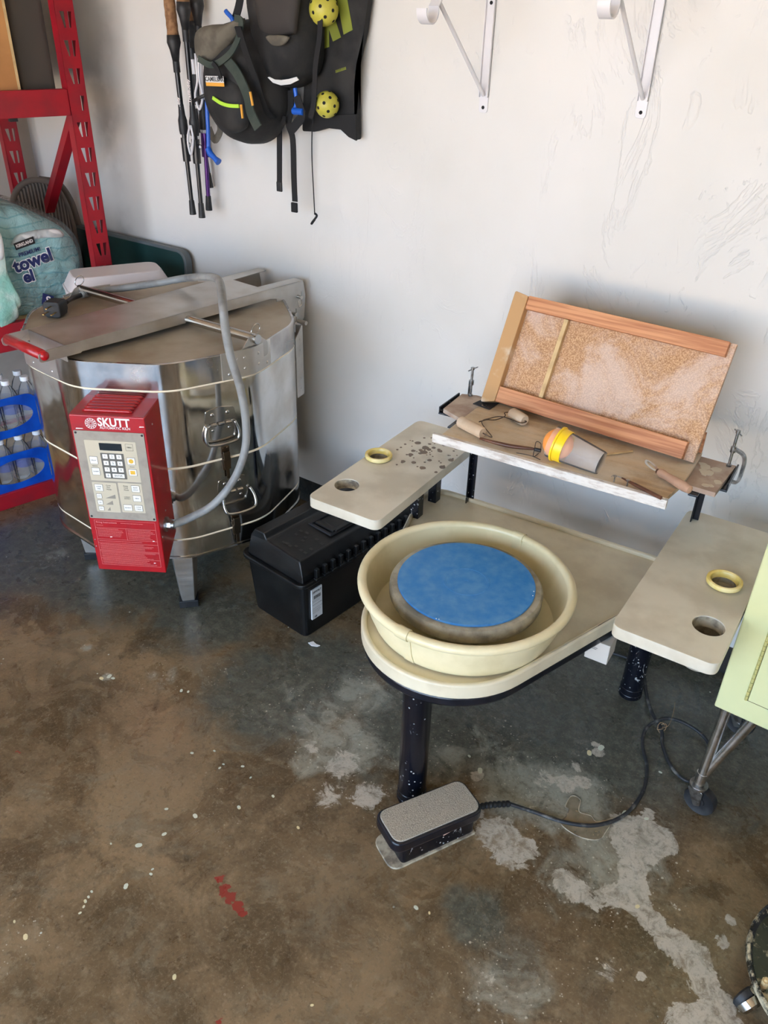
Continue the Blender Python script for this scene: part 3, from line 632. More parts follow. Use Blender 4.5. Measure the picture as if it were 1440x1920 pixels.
for (u0, u1, za, zb) in ((.058, .0853, .4877, .5001), (.056, .0757, .4685, .4811), (.0575, .0661, .4500, .4611)): prism(bm, [(u0, za), (u1, za), (u1, zb)], .0028, .0030, FB)
obj('speed_wedges', bm, simple('grey_print', rgb(140, 134, 122), .5), pl)
bm = B(); text(bm, 'SKUTT', .0315, FB @ Matrix.Translation((.112, .7075, .0004)), .0003, bold=.0009, sx=.86); text(bm, 'AUTOMATIC KILN', .0098, FB @ Matrix.Translation((.1135, .6928, .0004)), .0002, bold=.0001, sx=.96)
EM = FB @ Matrix.Translation((.0535, .7035, .0004))
lathe(bm, [(.0136, 0), (.0147, 0), (.0147, .0003), (.0136, .0003)], 32, M4=EM)
for i in range(12):
    a = i * PI / 6; T = EM @ Matrix.Rotation(a, 4, 'Z')
    prism(bm, [(.0025, -.0002), (.0133, -.0011), (.0133, .0011), (.0025, .0002)], 0, .0003, T)
    prism(bm, [(.0075, .0012), (.0100, .0036), (.0106, .0032), (.0082, .0009)], 0, .0003, T)
obj('brand_print', bm, 'white_print', cbx)
# printed instructions block: hairlines and rows of tiny type
bm = B()
def hl(u0, u1, z): prism(bm, [(u0, z - .0003), (u1, z - .0003), (u1, z + .0003), (u0, z + .0003)], .0002, .0004, FB)
def vl(u, z0_, z1_): prism(bm, [(u - .0003, z0_), (u + .0003, z0_), (u + .0003, z1_), (u - .0003, z1_)], .0002, .0004, FB)
for z in (.416, .3925, .3555, .3435, .319, .316, .292, .271): hl(.014, .179, z)
vl(.014, .271, .416); vl(.179, .271, .416); vl(.097, .3555, .3925)
text(bm, 'Firing Instructions', .0078, FB @ Matrix.Translation((.046, .4095, .0002)), .0001)
rr = random.Random(3)
def rows(u0, u1, ztop, n, step=.0042):
    for i in range(n):
        u = u0; z = ztop - i * step; end = u1 - rr.random() * .25 * (u1 - u0)
        while u < end:
            w = .0012 + rr.random() * .0032; prism(bm, [(u, z - .0005), (min(u + w, end), z - .0005), (min(u + w, end), z + .0005), (u, z + .0005)], .0002, .0003, FB); u += w + .0007
rows(.085, .15, .4095, 1); rows(.018, .04, .400, 1); rows(.018, .092, .3885, 6, .0046); rows(.101, .175, .3885, 7, .0046); rows(.018, .15, .3495, 1); rows(.018, .17, .3395, 5); rows(.018, .17, .3125, 5); rows(.018, .17, .2885, 4)
obj('instruction_print', bm, 'pink_print', cbx)
bm = B(); rr = random.Random(9)
for u, z, w in ((.012, .6865, .02), (.1755, .6985, .013), (.166, .355, .006), (.16, .282, .006), (.05, .362, .006)):
    prism(bm, [(u, z), (u + w, z + .001), (u + w * .9, z + .0028), (u + .1 * w, z + .003)], .0003, .0006, FB)
obj('paint_chips', bm, 'white_print', cbx)
bm = B()
for z, d in ((.685, -.05), (.365, -.01), (.42, -.06)): rivet(bm, bxp(W, z, d), ex, .003)
for z in (.352, .33): rivet(bm, bxp(0.006, z, 0.0), FB.to_3x3() @ Vector((0, 0, 1)), .002)
obj('box_screws', bm, 'zinc', cbx, smooth=True)
# conduit: from a gland in the box's right side, up in the air and over the lifter
g0 = KI @ PV(318, 981, (-1.5284 + .03, -.9799 + .075), A(57.9))
g0 = bxp(W, .385, -.045)
bm = B(); cyl(bm, g0, g0 + ex * .006, .021, n=24); cyl(bm, g0 + ex * .006, g0 + ex * .018, .016, n=8); cyl(bm, g0 + ex * .018, g0 + ex * .026, .0135); obj('conduit_gland', bm, 'zinc', cbx, smooth='auto')
vp = lambda px, py: KI @ PV(px, py, (-1.475, -.825), A(55))
pts = [g0 + ex * .02] + [vp(*q) for q in ((352, 973), (400, 946), (438, 900), (459, 845), (461, 790), (451, 730), (433, 670), (423, 620), (418, 575))] + [KI @ PV(413, 533, (-1.56, -.72), A(55)), KI @ PV(403, 521, (-1.66, -.62), A(55)), KI @ PV(380, 519, (-1.72, -.57), A(55)),
      KI @ PZ(345, 522, .895), KI @ PZ(300, 530, .875), KI @ PZ(255, 537, .850), KI @ PZ(215, 542, .835), KI @ PZ(180, 546, .829), KI @ PZ(152, 553, .829)]
bm = B(); tube(bm, catmull(pts, 8), .0108, n=14); obj('flexible_conduit', bm, 'conduit', kiln, smooth=True)
pg = [kz(152, 553, .829), kz(135, 560, .830), kz(122, 568, .836)]
bm = B(); tube(bm, catmull(pg, 4), .007, n=10); obj('cord_end', bm, 'blackrub', kiln, smooth=True)
c0 = kz(104, 577, .842)
dp_ = kz(70, 599, .842) - c0; PR = Matrix.Translation(c0) @ Matrix.Rotation(math.atan2(dp_.y, dp_.x) - PI / 2, 4, 'Z')
bm = B(); prism(bm, rrect(.05, .046, .012), -.024, .022, PR @ Matrix.Rotation(PI / 2, 4, 'X')); prism(bm, rrect(.042, .038, .012), .022, .034, PR @ Matrix.Rotation(PI / 2, 4, 'X')) ; plug = obj('plug', bm, 'blackrub', kiln, bevel=.003)
bm = B()
for dx, dz in ((-.012, -.005), (.012, -.005), (0, .012)): box(bm, (dx, .038, dz), (.005, .03, .002), M4=PR)
obj('prong', bm, 'brass', plug)

# ================================================================== TOOLBOX
TR = A(-5.7)
tbx = thing('toolbox', 'black plastic lidded toolbox on the floor between kiln and pottery wheel', 'toolbox', (-1.233, -.744, 0), TR)
TI = (Matrix.Translation((-1.233, -.744, 0)) @ Matrix.Rotation(TR, 4, 'Z')).inverted()
# local: +y along the long side, -x across
TL = .54
bm = B()
bot = roundpoly([(-.006, .008), (-.006, TL - .008), (-.232, TL - .008), (-.232, .008)], .02, 4); topp = roundpoly([(0, 0), (0, TL), (-.25, TL), (-.25, 0)], .02, 4)
prism(bm, bot, .0, .195, scale_top=topp); tb = obj('box_body', bm, 'blackplastic', tbx, bevel=.003)
bm = B(); o_ = roundpoly([(.010, -.012), (.010, TL + .01), (-.262, TL + .01), (-.262, -.012)], .028, 5); i_ = roundpoly([(-.004, .004), (-.004, TL - .004), (-.246, TL - .004), (-.246, .004)], .018, 5)
holed(bm, o_, [i_], .190, .204)
for v_ in bm.verts: v_.co.z += -.012 * math.cos((v_.co.x + .125) / .25 * PI) * (1 if v_.co.y < .1 else 0) * 1
obj('rim_flange', bm, 'blackplastic', tbx, smooth='auto', bevel=.003)
bm = B()
for k in range(15): box(bm, (.006, .05 + k * .033, .222), (.012, .012, .032))
for k in range(15): box(bm, (.008, .05 + k * .033, .205), (.014, .02, .008))
obj('lid_ribs', bm, 'blackplastic', tbx, bevel=.002)
bm = B()
prof = [(-.004, .196), (-.008, .222), (-.030, .262), (-.160, .270), (-.172, .272), (-.182, .290), (-.222, .288), (-.240, .262), (-.246, .196)]
n = len(prof); a_ = [bm.verts.new((x, .004 + (.014 if z > .23 else 0), z)) for x, z in prof]; b_ = [bm.verts.new((x, TL - .004 - (.014 if z > .23 else 0), z)) for x, z in prof]
bm.faces.new(a_); bm.faces.new(b_[::-1])
for i in range(n): bm.faces.new((a_[i], a_[(i + 1) % n], b_[(i + 1) % n], b_[i]))
lid = obj('lid', bm, 'blackplastic', tbx, bevel=.004, seg=3)
bm = B()
for (x, y, w, l) in ((-.100, .17, .094, .008), (-.142, .22, .008, .10), (-.058, .22, .012, .10), (-.100, .275, .094, .008)): box(bm, (x, y, .2680 + (-x) * .02), (w, l, .006))
obj('handle_recess', bm, 'blackmatte', lid)
bm = B(); box(bm, (-.095, .19, .274), (.075, .020, .008)); box(bm, (-.060, .235, .273), (.016, .09, .008)); obj('carry_handle', bm, 'blackplastic', lid, bevel=.002)
bm = B(); rr = random.Random(5)
for k in range(16):
    x, y = -.05 - rr.random() * .09, .035 + rr.random() * .10
    for j in range(3): box(bm, (x + j * .004, y, .2645 + (-x - .03) * .0615), (.0014, .008, .0012))
obj('tread_marks', bm, simple('worn_grey_plastic', rgb(62, 60, 56), .5), lid)
ST = frame((.0012, 0, 0), (0, 1, 0), (0, 0, 1))
bm = B(); prism(bm, [(.030, .060), (.072, .060), (.072, .168), (.030, .168)], -.0035, .0014, ST); stk = obj('sticker', bm, 'sticker', tbx)
bm = B()
text(bm, 'DEWALT', .0098, ST @ Matrix.Translation((.051, .157, .0015)), .0001, bold=.0003, sx=.9)
rr = random.Random(2)
u = .038
while u < .066: w = .0006 + rr.random() * .0014; prism(bm, [(u, .132), (u + w, .132), (u + w, .144), (u, .144)], .0014, .0016, ST); u += w + .0009
for z, u1 in ((.127, .066), (.122, .062), (.112, .070), (.0985, .072), (.092, .064), (.087, .066), (.082, .060)): prism(bm, [(.032, z), (u1, z), (u1, z + (.0012 if z == .112 else .0006)), (.032, z + .0006)], .0014, .0016, ST)
for u in (.04, .044, .047): prism(bm, [(u, .064), (u + .0024, .064), (u + .0024, .071), (u, .069)], .0014, .0016, ST)
obj('sticker_print', bm, 'dark_print', stk)
rr = random.Random(4)
c = PZ(590, 1209, 0)
bm = B(); prism(bm, [(c.x - .02, c.y - .006), (c.x - .004, c.y - .01), (c.x + .012, c.y - .002), (c.x + .016, c.y + .006), (c.x + .002, c.y + .004), (c.x - .012, c.y + .008)], .0004, .0022)
tag(obj('paper_scrap', bm, 'white', None), 'tiny torn white paper scrap on the floor at the toolbox corner', 'paper scrap')

# ================================================================== POTTERY WHEEL
BX, BY, WR = -.669, -.8363, A(3.92)
WM = Matrix.Translation((BX, BY, 0)) @ Matrix.Rotation(WR, 4, 'Z'); WI = WM.inverted()
def wz(px, py, z): return WI @ PZ(px, py, z)
def wv(px, py, w): return WI @ PV(px, py, WM @ Vector((0, w, 0)), WR)
wheel = thing('pottery_wheel_table', 'cream pottery wheel with splash pan, black legs and two side tables', 'pottery wheel', (BX, BY, 0), WR)
# table top: round nose, straight sides opening towards the wall
RN = .236
def table_outline2(off=0):
    n = 26; r = .207 + off; yb = .475 + off; t0, t1 = -PI + A(17), -A(21)
    arc = [(-.004 + r * math.cos(t0 + (t1 - t0) * i / n), -.040 + r * math.sin(t0 + (t1 - t0) * i / n)) for i in range(n + 1)]
    R = roundpoly([arc[-1], (.415 + off, yb), (-.365 - off, yb), arc[0]], [0, .075, .075, 0], 8)
    mid = R[1:-1]
    return arc + mid
bm = B()
holed(bm, table_outline2(0), [table_outline2(-.013)], .403, .441); prism(bm, table_outline2(-.010), .420, .431)
obj('table_top', bm, 'beige', wheel, smooth='auto', bevel=.005, seg=4)
bm = B(); holed(bm, table_outline2(-.006), [table_outline2(-.04)], .375, .402); obj('frame', bm, 'blackpaint', wheel, smooth='auto', bevel=.006)
for u, w, r in ((-.008, -.185, .033), (.330, .445, .0295), (-.335, .435, .0295)):
    bm = B(); cyl(bm, (u, w, .004), (u, w, .39), r, n=28); cyl(bm, (u, w, .0), (u, w, .035), r * 1.04, n=28); lg = obj('leg', bm, 'legsteel', wheel, smooth='auto', bevel=.002)
    bm = B(); cyl(bm, (u, w, .0), (u, w, .016), r * 1.07, n=28); obj('foot_cap', bm, 'legsteel', lg, smooth='auto', bevel=.003)
bm = B(); prism(bm, rrect(.26, .22, .03, (.02, .27)), .285, .374); obj('motor_housing', bm, 'blackpaint', wheel, bevel=.008)
bm = B(); cyl(bm, (0, 0, .431), (0, 0, .492), .045); lathe(bm, [(0, .478), (.152, .478), (.152, .489), (0, .489)], 48); obj('wheel_head', bm, 'zinc', wheel, smooth='auto')
# splash pan: two overlapping halves
seam = WI @ PZ(764, 1183, .537); sa = math.atan2(seam.y, seam.x)
def pan_half(a0, a1, grow):
    g = grow; prof = [(.060, .4335), (.190 + g, .4335), (.202 + g, .440), (.214 + g, .470), (.222 + g, .516), (.223 + g, .528)]
    rim = [(.231 + g + .0105 * math.cos(A(t)), .5285 + .0105 * math.sin(A(t))) for t in range(180, -150, -22)]
    back = [(.2255 + g, .512), (.217 + g, .468), (.205 + g, .437), (.191 + g, .4315), (.060, .4315)]
    bm = B(); lathe(bm, prof + rim + back + [prof[0]], 44, a0=a0, a1=a1)
    # close the cut ends
    bmesh.ops.holes_fill(bm, edges=[e for e in bm.edges if e.is_boundary], sides=0); return bm
obj('splash_pan_half', pan_half(sa - A(1), sa + PI + A(1), 0), 'cream_pan', wheel, smooth='auto')
obj('splash_pan_half', pan_half(sa + PI + A(1.2), sa + 2 * PI - A(1.2), 0), 'cream_pan', wheel, smooth='auto')
for s, d in ((sa, 1), (sa + PI, 1)):
    bm = B(); prof = [(.2205, .520)] + [(.231 + .0132 * math.cos(A(t)), .5285 + .0132 * math.sin(A(t))) for t in range(180, -150, -22)] + [(.2275, .512)]
    if d: prof = [(.2045, .440), (.2165, .470)] + prof + [(.2195, .468), (.2070, .437)]
    lathe(bm, prof + [prof[0]], 6, a0=s - A(5.5), a1=s + A(1.5)); bmesh.ops.holes_fill(bm, edges=[e for e in bm.edges if e.is_boundary], sides=0)
    obj('seam_sleeve', bm, 'cream_pan', wheel, smooth='auto')
# side tables
def side_table(u0, w0, ang, holes_, name='side_table'):
    T = Matrix.Translation((u0, w0, 0)) @ Matrix.Rotation(ang, 4, 'Z'); bm = B()
    holed(bm, rrect(.208, .543, .024, (.104, .2715)), [circ(.0315, 36, h) for h in holes_], .5495, .577, T)
    return obj(name, bm, 'beige_table', wheel, smooth='auto', bevel=.006, seg=4), T
ltab, LT = side_table(-.460, .033, A(-1.0), [(.048, .104), (.0345, .272)])
rtab, RT = side_table(.331, -.034, A(-2.0), [(.1605, .1120), (.1495, .272)])
bm = B(); rr = random.Random(11)
for k in range(60):
    g = (max(.05, min(.2, .13 + rr.gauss(0, .045))), .39 + rr.gauss(0, .055)); r = .0018 + rr.random() ** 3 * .0075
    if g[1] > .52: continue
    pts = [(g[0] + r * (1 + .35 * rr.random()) * math.cos(a), g[1] + r * (1 + .35 * rr.random()) * math.sin(a)) for a in [2 * PI * i / 9 for i in range(9)]]
    prism(bm, pts, .5768, .5773 + k * .000012, LT)
obj('glaze_spots', bm, simple('brown_grey_glaze', rgb(124, 108, 92), .6), ltab)
# arms carrying the side tables and posts carrying the rear shelf
bm = B()
for s, t0 in ((-1, ltab), (1, rtab)):
    ua, ub, uc = (-.42, -.29, -.315) if s < 0 else (.36, .50, .385)
    for w0_ in (.40, .30):
        bm = B(); bx(bm, ua, ub, w0_, w0_ + .03, .533, .549); bx(bm, (uc if s < 0 else ua), (ub if s < 0 else uc), w0_, w0_ + .03, .38, .535); obj('table_arm', bm, 'legsteel', wheel, bevel=.002)
for u in (-.221, .366):
    bm = B(); bx(bm, u, u + .003, .448, .470, .39, .726); bx(bm, u, u + .016, .466, .47, .39, .726); bx(bm, u, u + .02, .30, .48, .7225, .7265); obj('shelf_post', bm, 'legsteel', wheel, bevel=.001)
    bm = B(); bx(bm, (u - .058) if u < 0 else u + .065, (u - .054) if u < 0 else u + .069, .362, .472, .722, .7425); bx(bm, min(u, u - .058 if u < 0 else u), max(u, u + .069 if u > 0 else u), .36, .47, .7225, .7265); obj('shelf_bracket', bm, 'legsteel', wheel, bevel=.001)
bm = B(); ox = wz(1127, 1209, .345); prism(bm, rrect(.055, .06, .003, (ox.x, ox.y)), .318, .374); ob = obj('outlet_box', bm, 'whitebox', wheel, bevel=.001)
bm = B(); G = frame((ox.x, ox.y - .0302, .351), (1, 0, 0), (0, 0, 1)); [prism(bm, [(-.018, z), (-.018 + w_, z), (-.018 + w_, z + .0012), (-.018, z + .0012)], 0, .0002, G) for z, w_ in ((.008, .012), (.004, .018), (.0, .016))]; obj('box_print', bm, 'dark_print', ob)

# bats
pb = thing('plaster_bat', 'thick grey plaster bat on the wheel head under the blue bat', 'bat', WM @ Vector((.0, .0, .4895)), WR)
bm = B(); lathe(bm, [(0, 0), (.160, 0), (.168, .004), (.170, .010), (.170, .026), (.165, .0325), (0, .0325)], 72); obj('plaster_disc', bm, 'plaster', pb, smooth='auto')
bb = obj('blue_bat', B(), 'bluebat'); me = bb.data
bm = B(); lathe(bm, [(0, 0), (.151, 0), (.1524, .0012), (.1524, .0048), (.1512, .0058), (.052, .0058), (.0515, .0062), (.046, .0062), (.0455, .0058), (.004, .0058), (.0035, .0052), (0, .0052)], 96); bm.to_mesh(me); bm.free()
for p_ in me.polygons: p_.use_smooth = True
me.set_sharp_from_angle(angle=A(30)); bb.location = WM @ Vector((.0, .0, .5223)); bb.rotation_euler = (0, 0, WR)
tag(bb, 'round bright blue plastic bat lying in the middle of the splash pan', 'bat')
bm = B()
for (px, py) in ((818, 1160), (823, 1161), (999, 1117), (1001, 1109)): p = PZ(px, py, .5285); sph(bm, (bb.matrix_basis.inverted() @ p), .0014, 6)
obj('clay_drop', bm, 'white', bb)

# yellow-rimmed pots in the table holes
def pot(lo, lab):
    t = thing('glazed_pot', lab, 'pot', WM @ lo, WR, None)
    bm = B(); lathe(bm, [(0, -.058), (.027, -.058), (.0275, -.01), (.0300, .002), (.0362, .003), (.0372, .008), (.0362, .0125), (.0325, .0135), (.0290, .0115), (.0262, .004), (.0255, -.052), (0, -.052)], 48); obj('pot_wall', bm, 'yellowrim', t, smooth='auto')
    bm = B(); lathe(bm, [(0, -.046), (.0245, -.046), (.0252, -.02), (.0259, -.0005), (.0250, -.0005), (.0238, -.012), (.015, -.018), (0, -.019)], 36); obj('clay_residue', bm, 'greyclay', t, smooth='auto')
lp = LT @ Vector((.0345, .272, .5775)); rp_ = RT @ Vector((.1495, .272, .5775))
pot(lp, 'yellow-rimmed clay-caked pot set in the hole of the spotted left side table'); pot(rp_, 'yellow-rimmed pot sunk in the side table next to the pale yellow cabinet')
for T, h in ((LT, (.048, .104)), (RT, (.1605, .112))):
    bm = B(); lathe(bm, [(.0316, .550), (.0316, .5745), (.0311, .5745), (.0306, .562), (.0309, .550), (.0316, .550)], 36, M4=T @ Matrix.Translation((h[0], h[1], 0))); obj('clay_ring', bm, 'claycrust', ltab if T is LT else rtab, smooth='auto')
bm = B(); T = RT @ Matrix.Translation((.158, .118, .478)); lathe(bm, [(0, 0), (.033, 0), (.0345, .006), (.0345, .071), (.0335, .071), (.0325, .008), (0, .006)], 40, M4=T); obj('drain_cup', bm, 'greyclay', rtab, smooth='auto')

# ================================================================== REAR SHELF AND WHAT LIES ON IT
wing = thing('clamped_board', 'long thin dusty board clamped under the tool shelf, its two ends sticking out', 'board', WM.translation, WR)
bm = B(); prism(bm, [(-.268, .365), (-.20, .335), (.418, .315), (.430, .470), (-.235, .492), (-.272, .478)], .7270, .7385); obj('board', bm, simple('dusty_brown_board', rgb(160, 138, 122), .8, c2=rgb(188, 174, 158), ns=14), wing, bevel=.001)
bm = B(); rr = random.Random(21)
for k in range(14):
    g = (.362 + rr.random() * .05, .335 + rr.random() * .10); r = .005 + rr.random() * .009
    prism(bm, [(g[0] + r * (.6 + .5 * rr.random()) * math.cos(a), g[1] + r * (.6 + .5 * rr.random()) * math.sin(a)) for a in [2 * PI * i / 7 for i in range(7)]], .7383, .7388 + k * .00005)
obj('clay_patches', bm, simple('pale_clay_patch', rgb(196, 186, 166), .9), wing)
shelf = thing('tool_shelf', 'wooden tool shelf with whitewashed front strip behind the pottery wheel', 'shelf', WM.translation, WR)
bm = B(); prism(bm, [(-.190, .212), (.338, .212), (.352, .300), (.352, .470), (-.190, .470)], .7390, .7500); bd = obj('shelf_board', bm, 'ply', shelf, bevel=.001)
bm = B(); bx(bm, -.210, .343, .200, .2115, .7285, .7505); obj('front_strip', bm, 'whitewash', shelf, bevel=.001)
bm = B(); bx(bm, -.185, .351, .462, .472, .7505, .800); obj('back_board', bm, 'pine', shelf, bevel=.001)
bm = B()
for px, py in ((1151, 903), (1175, 911)): p = wz(px, py, .752); cyl(bm, (p.x, p.y, .7515), (p.x, p.y, .7655), .0012, n=8); cyl(bm, (p.x, p.y, .7655), (p.x, p.y, .7668), .0042, n=12)
obj('nail', bm, 'zinc', shelf)
ZS = .7512
# black rubber square with a ring
p = wz(912, 757, ZS)
sq = thing('black_rubber_square', 'small black rubber square with a ring printed at its edge on the shelf', 'rubber square', WM @ Vector((p.x, p.y, ZS)), WR + A(-8))
bm = B(); prism(bm, [(-.024, -.026), (.026, -.026), (.022, .028), (-.020, .030)], 0, .0022); obj('sheet', bm, 'blackmatte', sq)
bm = B(); lathe(bm, [(.005, .0022), (.0062, .0022), (.0062, .003), (.005, .003)], 20, c=(.004, -.017, 0)); obj('ring', bm, 'zinc', sq)
# clay roller: two wooden rollers on one wire handle
ro = thing('double_clay_roller', 'clay roller with a long and a short wooden roller joined by twisted wire', 'roller', WM @ Vector((0, 0, 0)), WR)
def roller(a, b, r, zz):
    a = wz(*a, zz); b = wz(*b, zz); d = (b - a).normalized(); prof = [(0, 0), (r * .8, 0), (r, .004), (r * 1.03, (b - a).length / 2), (r, (b - a).length - .004), (r * .82, (b - a).length), (0, (b - a).length)]
    bm = B(); lathe(bm, prof, 28, M4=Matrix.Translation(a) @ d.to_track_quat('Z', 'Y').to_matrix().to_4x4()); obj('roller_barrel', bm, 'rollerwood', ro, smooth='auto'); return a, b, d
a1, b1, d1 = roller((862, 790), (905, 812), .0138, ZS + .0143)
a2, b2, d2 = roller((959, 774), (984, 789), .0142, ZS + .0147)
bm = B()
m1 = wz(905, 790, ZS + .006)
P = [b1 + d1 * .001, b1 + d1 * .010, b1 + d1 * .010 + Vector((.012, .010, -.006)), wz(903, 792, ZS + .010), wz(920, 784, ZS + .008), wz(938, 781, ZS + .010), wz(955, 785, ZS + .012), wz(975, 793, ZS + .014), b2 + d2 * .006, b2]
tube(bm, catmull(P, 5), .0013, n=6)
P = [wz(898, 791, ZS + .006), wz(912, 787, ZS + .010), wz(930, 787, ZS + .006), wz(947, 780, ZS + .012), wz(946, 774, ZS + .016), a2 - d2 * .004, a2]
tube(bm, catmull(P, 5), .0013, n=6); obj('wire_handle', bm, simple('rusty_wire', rgb(92, 78, 68), .45, .8), ro, smooth=True)
# ribbon tool: brown handle with wire loops
rb = thing('ribbon_tool', 'long brown wooden ribbon tool with wire loop behind the shelf strip', 'tool', WM.translation, WR)
P = [wz(900, 822, ZS + .006), wz(925, 829, ZS + .007), wz(955, 836, ZS + .007), wz(985, 840, ZS + .007), wz(1003, 842, ZS + .007)]
bm = B(); tube(bm, catmull(P, 5), [.0028 + .002 * math.sin(PI * i / 20) for i in range(21)], n=10); obj('handle', bm, 'darkwood', rb, smooth=True)
bm = B(); cyl(bm, wz(1002, 842, ZS + .007), wz(1014, 845, ZS + .007), .0042, n=12); obj('ferrule', bm, 'blackrub', rb, smooth='auto')
bm = B(); tube(bm, catmull([wz(1010, 850, ZS + .004), wz(1000, 856, ZS + .002), wz(1003, 838, ZS + .018), wz(1006, 828, ZS + .022), wz(1014, 832, ZS + .016), wz(1014, 845, ZS + .006)], 5), .0008, n=6)
tube(bm, catmull([wz(968, 849, ZS + .002), wz(985, 852, ZS + .002), wz(1000, 856, ZS + .002), wz(1013, 862, ZS + .002)], 5), .0008, n=6); obj('wire_loop', bm, 'blackrub', rb, smooth=True)
# ball stuck in a clear cup with yellow collar
a = wz(1048, 833, ZS + .0395); b = wz(1117, 864, ZS + .0275); ax = (b - a).normalized()
cupo = thing('clear_tapered_cup', 'clear tapered plastic cup with a yellow collar lying on the tool shelf', 'cup', WM.translation, WR)
TM = Matrix.Translation(a) @ ax.to_track_quat('Z', 'Y').to_matrix().to_4x4()
bm = B(); lathe(bm, [(.0362, -.016), (.0366, -.012), (.0350, .02), (.0268, .100), (.0258, .103), (0, .103), (0, .1015), (.0252, .1015), (.0338, .02), (.0354, -.012), (.0354, -.016), (.0362, -.016)], 48, M4=TM); obj('cup_wall', bm, 'clear', cupo, smooth='auto')
bm = B(); lathe(bm, [(.0368, -.003), (.0405, -.0035), (.0408, .0005), (.0378, .0015), (.0366, .020), (.0353, .020), (.0368, -.003)], 48, M4=TM); obj('collar', bm, 'yellow', cupo, smooth='auto')
bo = obj('orange_ball', B(), 'orange'); bm = B(); sph(bm, (0, 0, 0), .0335, 36); bm.to_mesh(bo.data); bm.free()
for p_ in bo.data.polygons: p_.use_smooth = True
bo.location = WM @ (a - ax * .002); tag(bo, 'orange foam ball stuck in the mouth of the clear cup on the shelf', 'ball')
a = wz(1132, 853, ZS + .0025); b = wz(1186, 846, ZS + .0025)
bm = B(); cyl(bm, WM @ a, WM @ b, .0023, n=10); tag(obj('wooden_stick', bm, 'woodtan', None, smooth='auto'), 'thin pale wooden stick lying beside the narrow end of the clear cup', 'stick')
# needle tool
nd = thing('needle_tool', 'dark brown wooden needle tool lying across the right end of the shelf strip', 'tool', WM.translation, WR)
a, b = wz(1166, 896, ZS + .006), wz(1240, 934, ZS + .006)
bm = B(); n_ = 14; tube(bm, [a.lerp(b, i / n_) for i in range(n_ + 1)], [.0016 + .0026 * min(1, i / 5) for i in range(n_ + 1)], n=10); obj('handle', bm, 'darkwood', nd, smooth='auto')
bm = B(); tube(bm, [b, b + (b - a).normalized() * .012], .0006, n=6); tube(bm, catmull([a, wz(1158, 893, ZS + .007), wz(1150, 891, ZS + .007), wz(1146, 894, ZS + .005)], 4), .0007, n=6); obj('needle', bm, 'zinc', nd, smooth=True)
# trimming tool
tr = thing('trimming_tool', 'loop trimming tool with a fat dusty pink wooden handle on the shelf end', 'tool', WM.translation, WR)
a, b = wz(1236, 885, ZS + .011), wz(1296, 920, ZS + .011); L_ = (b - a).length
TM = Matrix.Translation(a) @ (b - a).normalized().to_track_quat('Z', 'Y').to_matrix().to_4x4()
bm = B(); lathe(bm, [(0, 0), (.0078, 0), (.0098, .006), (.0085, .022), (.0098, L_ * .55), (.0108, L_ * .8), (.0085, L_ * .96), (0, L_)], 28, M4=TM); obj('handle', bm, 'woodpink', tr, smooth='auto')
bm = B(); lathe(bm, [(0, -.006), (.0055, -.006), (.0068, 0), (.0068, .002), (0, .002)], 20, M4=TM); obj('ferrule', bm, simple('brown_steel', rgb(110, 84, 70), .4, .8), tr, smooth='auto')
bm = B(); P = catmull([(.002, 0, -.006), (.006, .003, -.018), (.005, .007, -.032), (0, .009, -.040), (-.006, .006, -.034), (-.006, .002, -.018), (-.002, 0, -.006)], 5); tube(bm, [TM @ p for p in P], 0, flat=(.005, .0008)); obj('cutting_loop', bm, 'steel_pin', tr, smooth='auto')
# leaning tray
ty, tt = A(-1.4), A(25.4)
exv = Vector((math.cos(ty), math.sin(ty), -.006)); nv = Vector((-math.sin(ty), math.cos(ty), 0)); eyv = nv * math.sin(tt) + Vector((0, 0, 1)) * math.cos(tt)
TO = Vector((-.889, -.421, .7655)); TF = frame(TO, exv, eyv)
tray = thing('wedging_tray', 'particle-board tray with pine rails leaning up on the tool shelf', 'tray', TO)
TF = Matrix.Translation(-TO) @ TF
TW, TH = .540, .270; D = .016
bm = B(); bx_ = box(bm, (TW / 2 + .002, TH / 2, -D - .006), (TW - .004, TH, .012), M4=TF); obj('tray_board', bm, 'particle', tray, bevel=.0008)
bm = B(); prism(bm, roundpoly([(.0, -.012), (.038, .0), (.038, TH - .002), (.0, TH + .004)], .004, 2), -D - .012, .006, TF); obj('side_rail', bm, simple('clay_stained_pine', rgb(186, 146, 98), .7, c2=rgb(206, 190, 166), ns=8, lo=.5, hi=.62), tray, bevel=.002)
bm = B(); prism(bm, [(.0385, TH - .033), (TW - .012, TH - .033), (TW - .012, TH), (.0385, TH)], -D, .002, TF); obj('top_rail', bm, 'pine', tray, bevel=.0015)
bm = B(); prism(bm, [(.0385, .0), (TW - .022, .0), (TW - .022, .040), (.0385, .040)], -D, .004, TF); obj('bottom_rail', bm, 'pine', tray, bevel=.0015)
bm = B(); prism(bm, [(.144, .041), (.155, .041), (.1555, TH - .034), (.1445, TH - .034)], -D, -.002, TF); obj('divider', bm, 'woodtan', tray, bevel=.001)
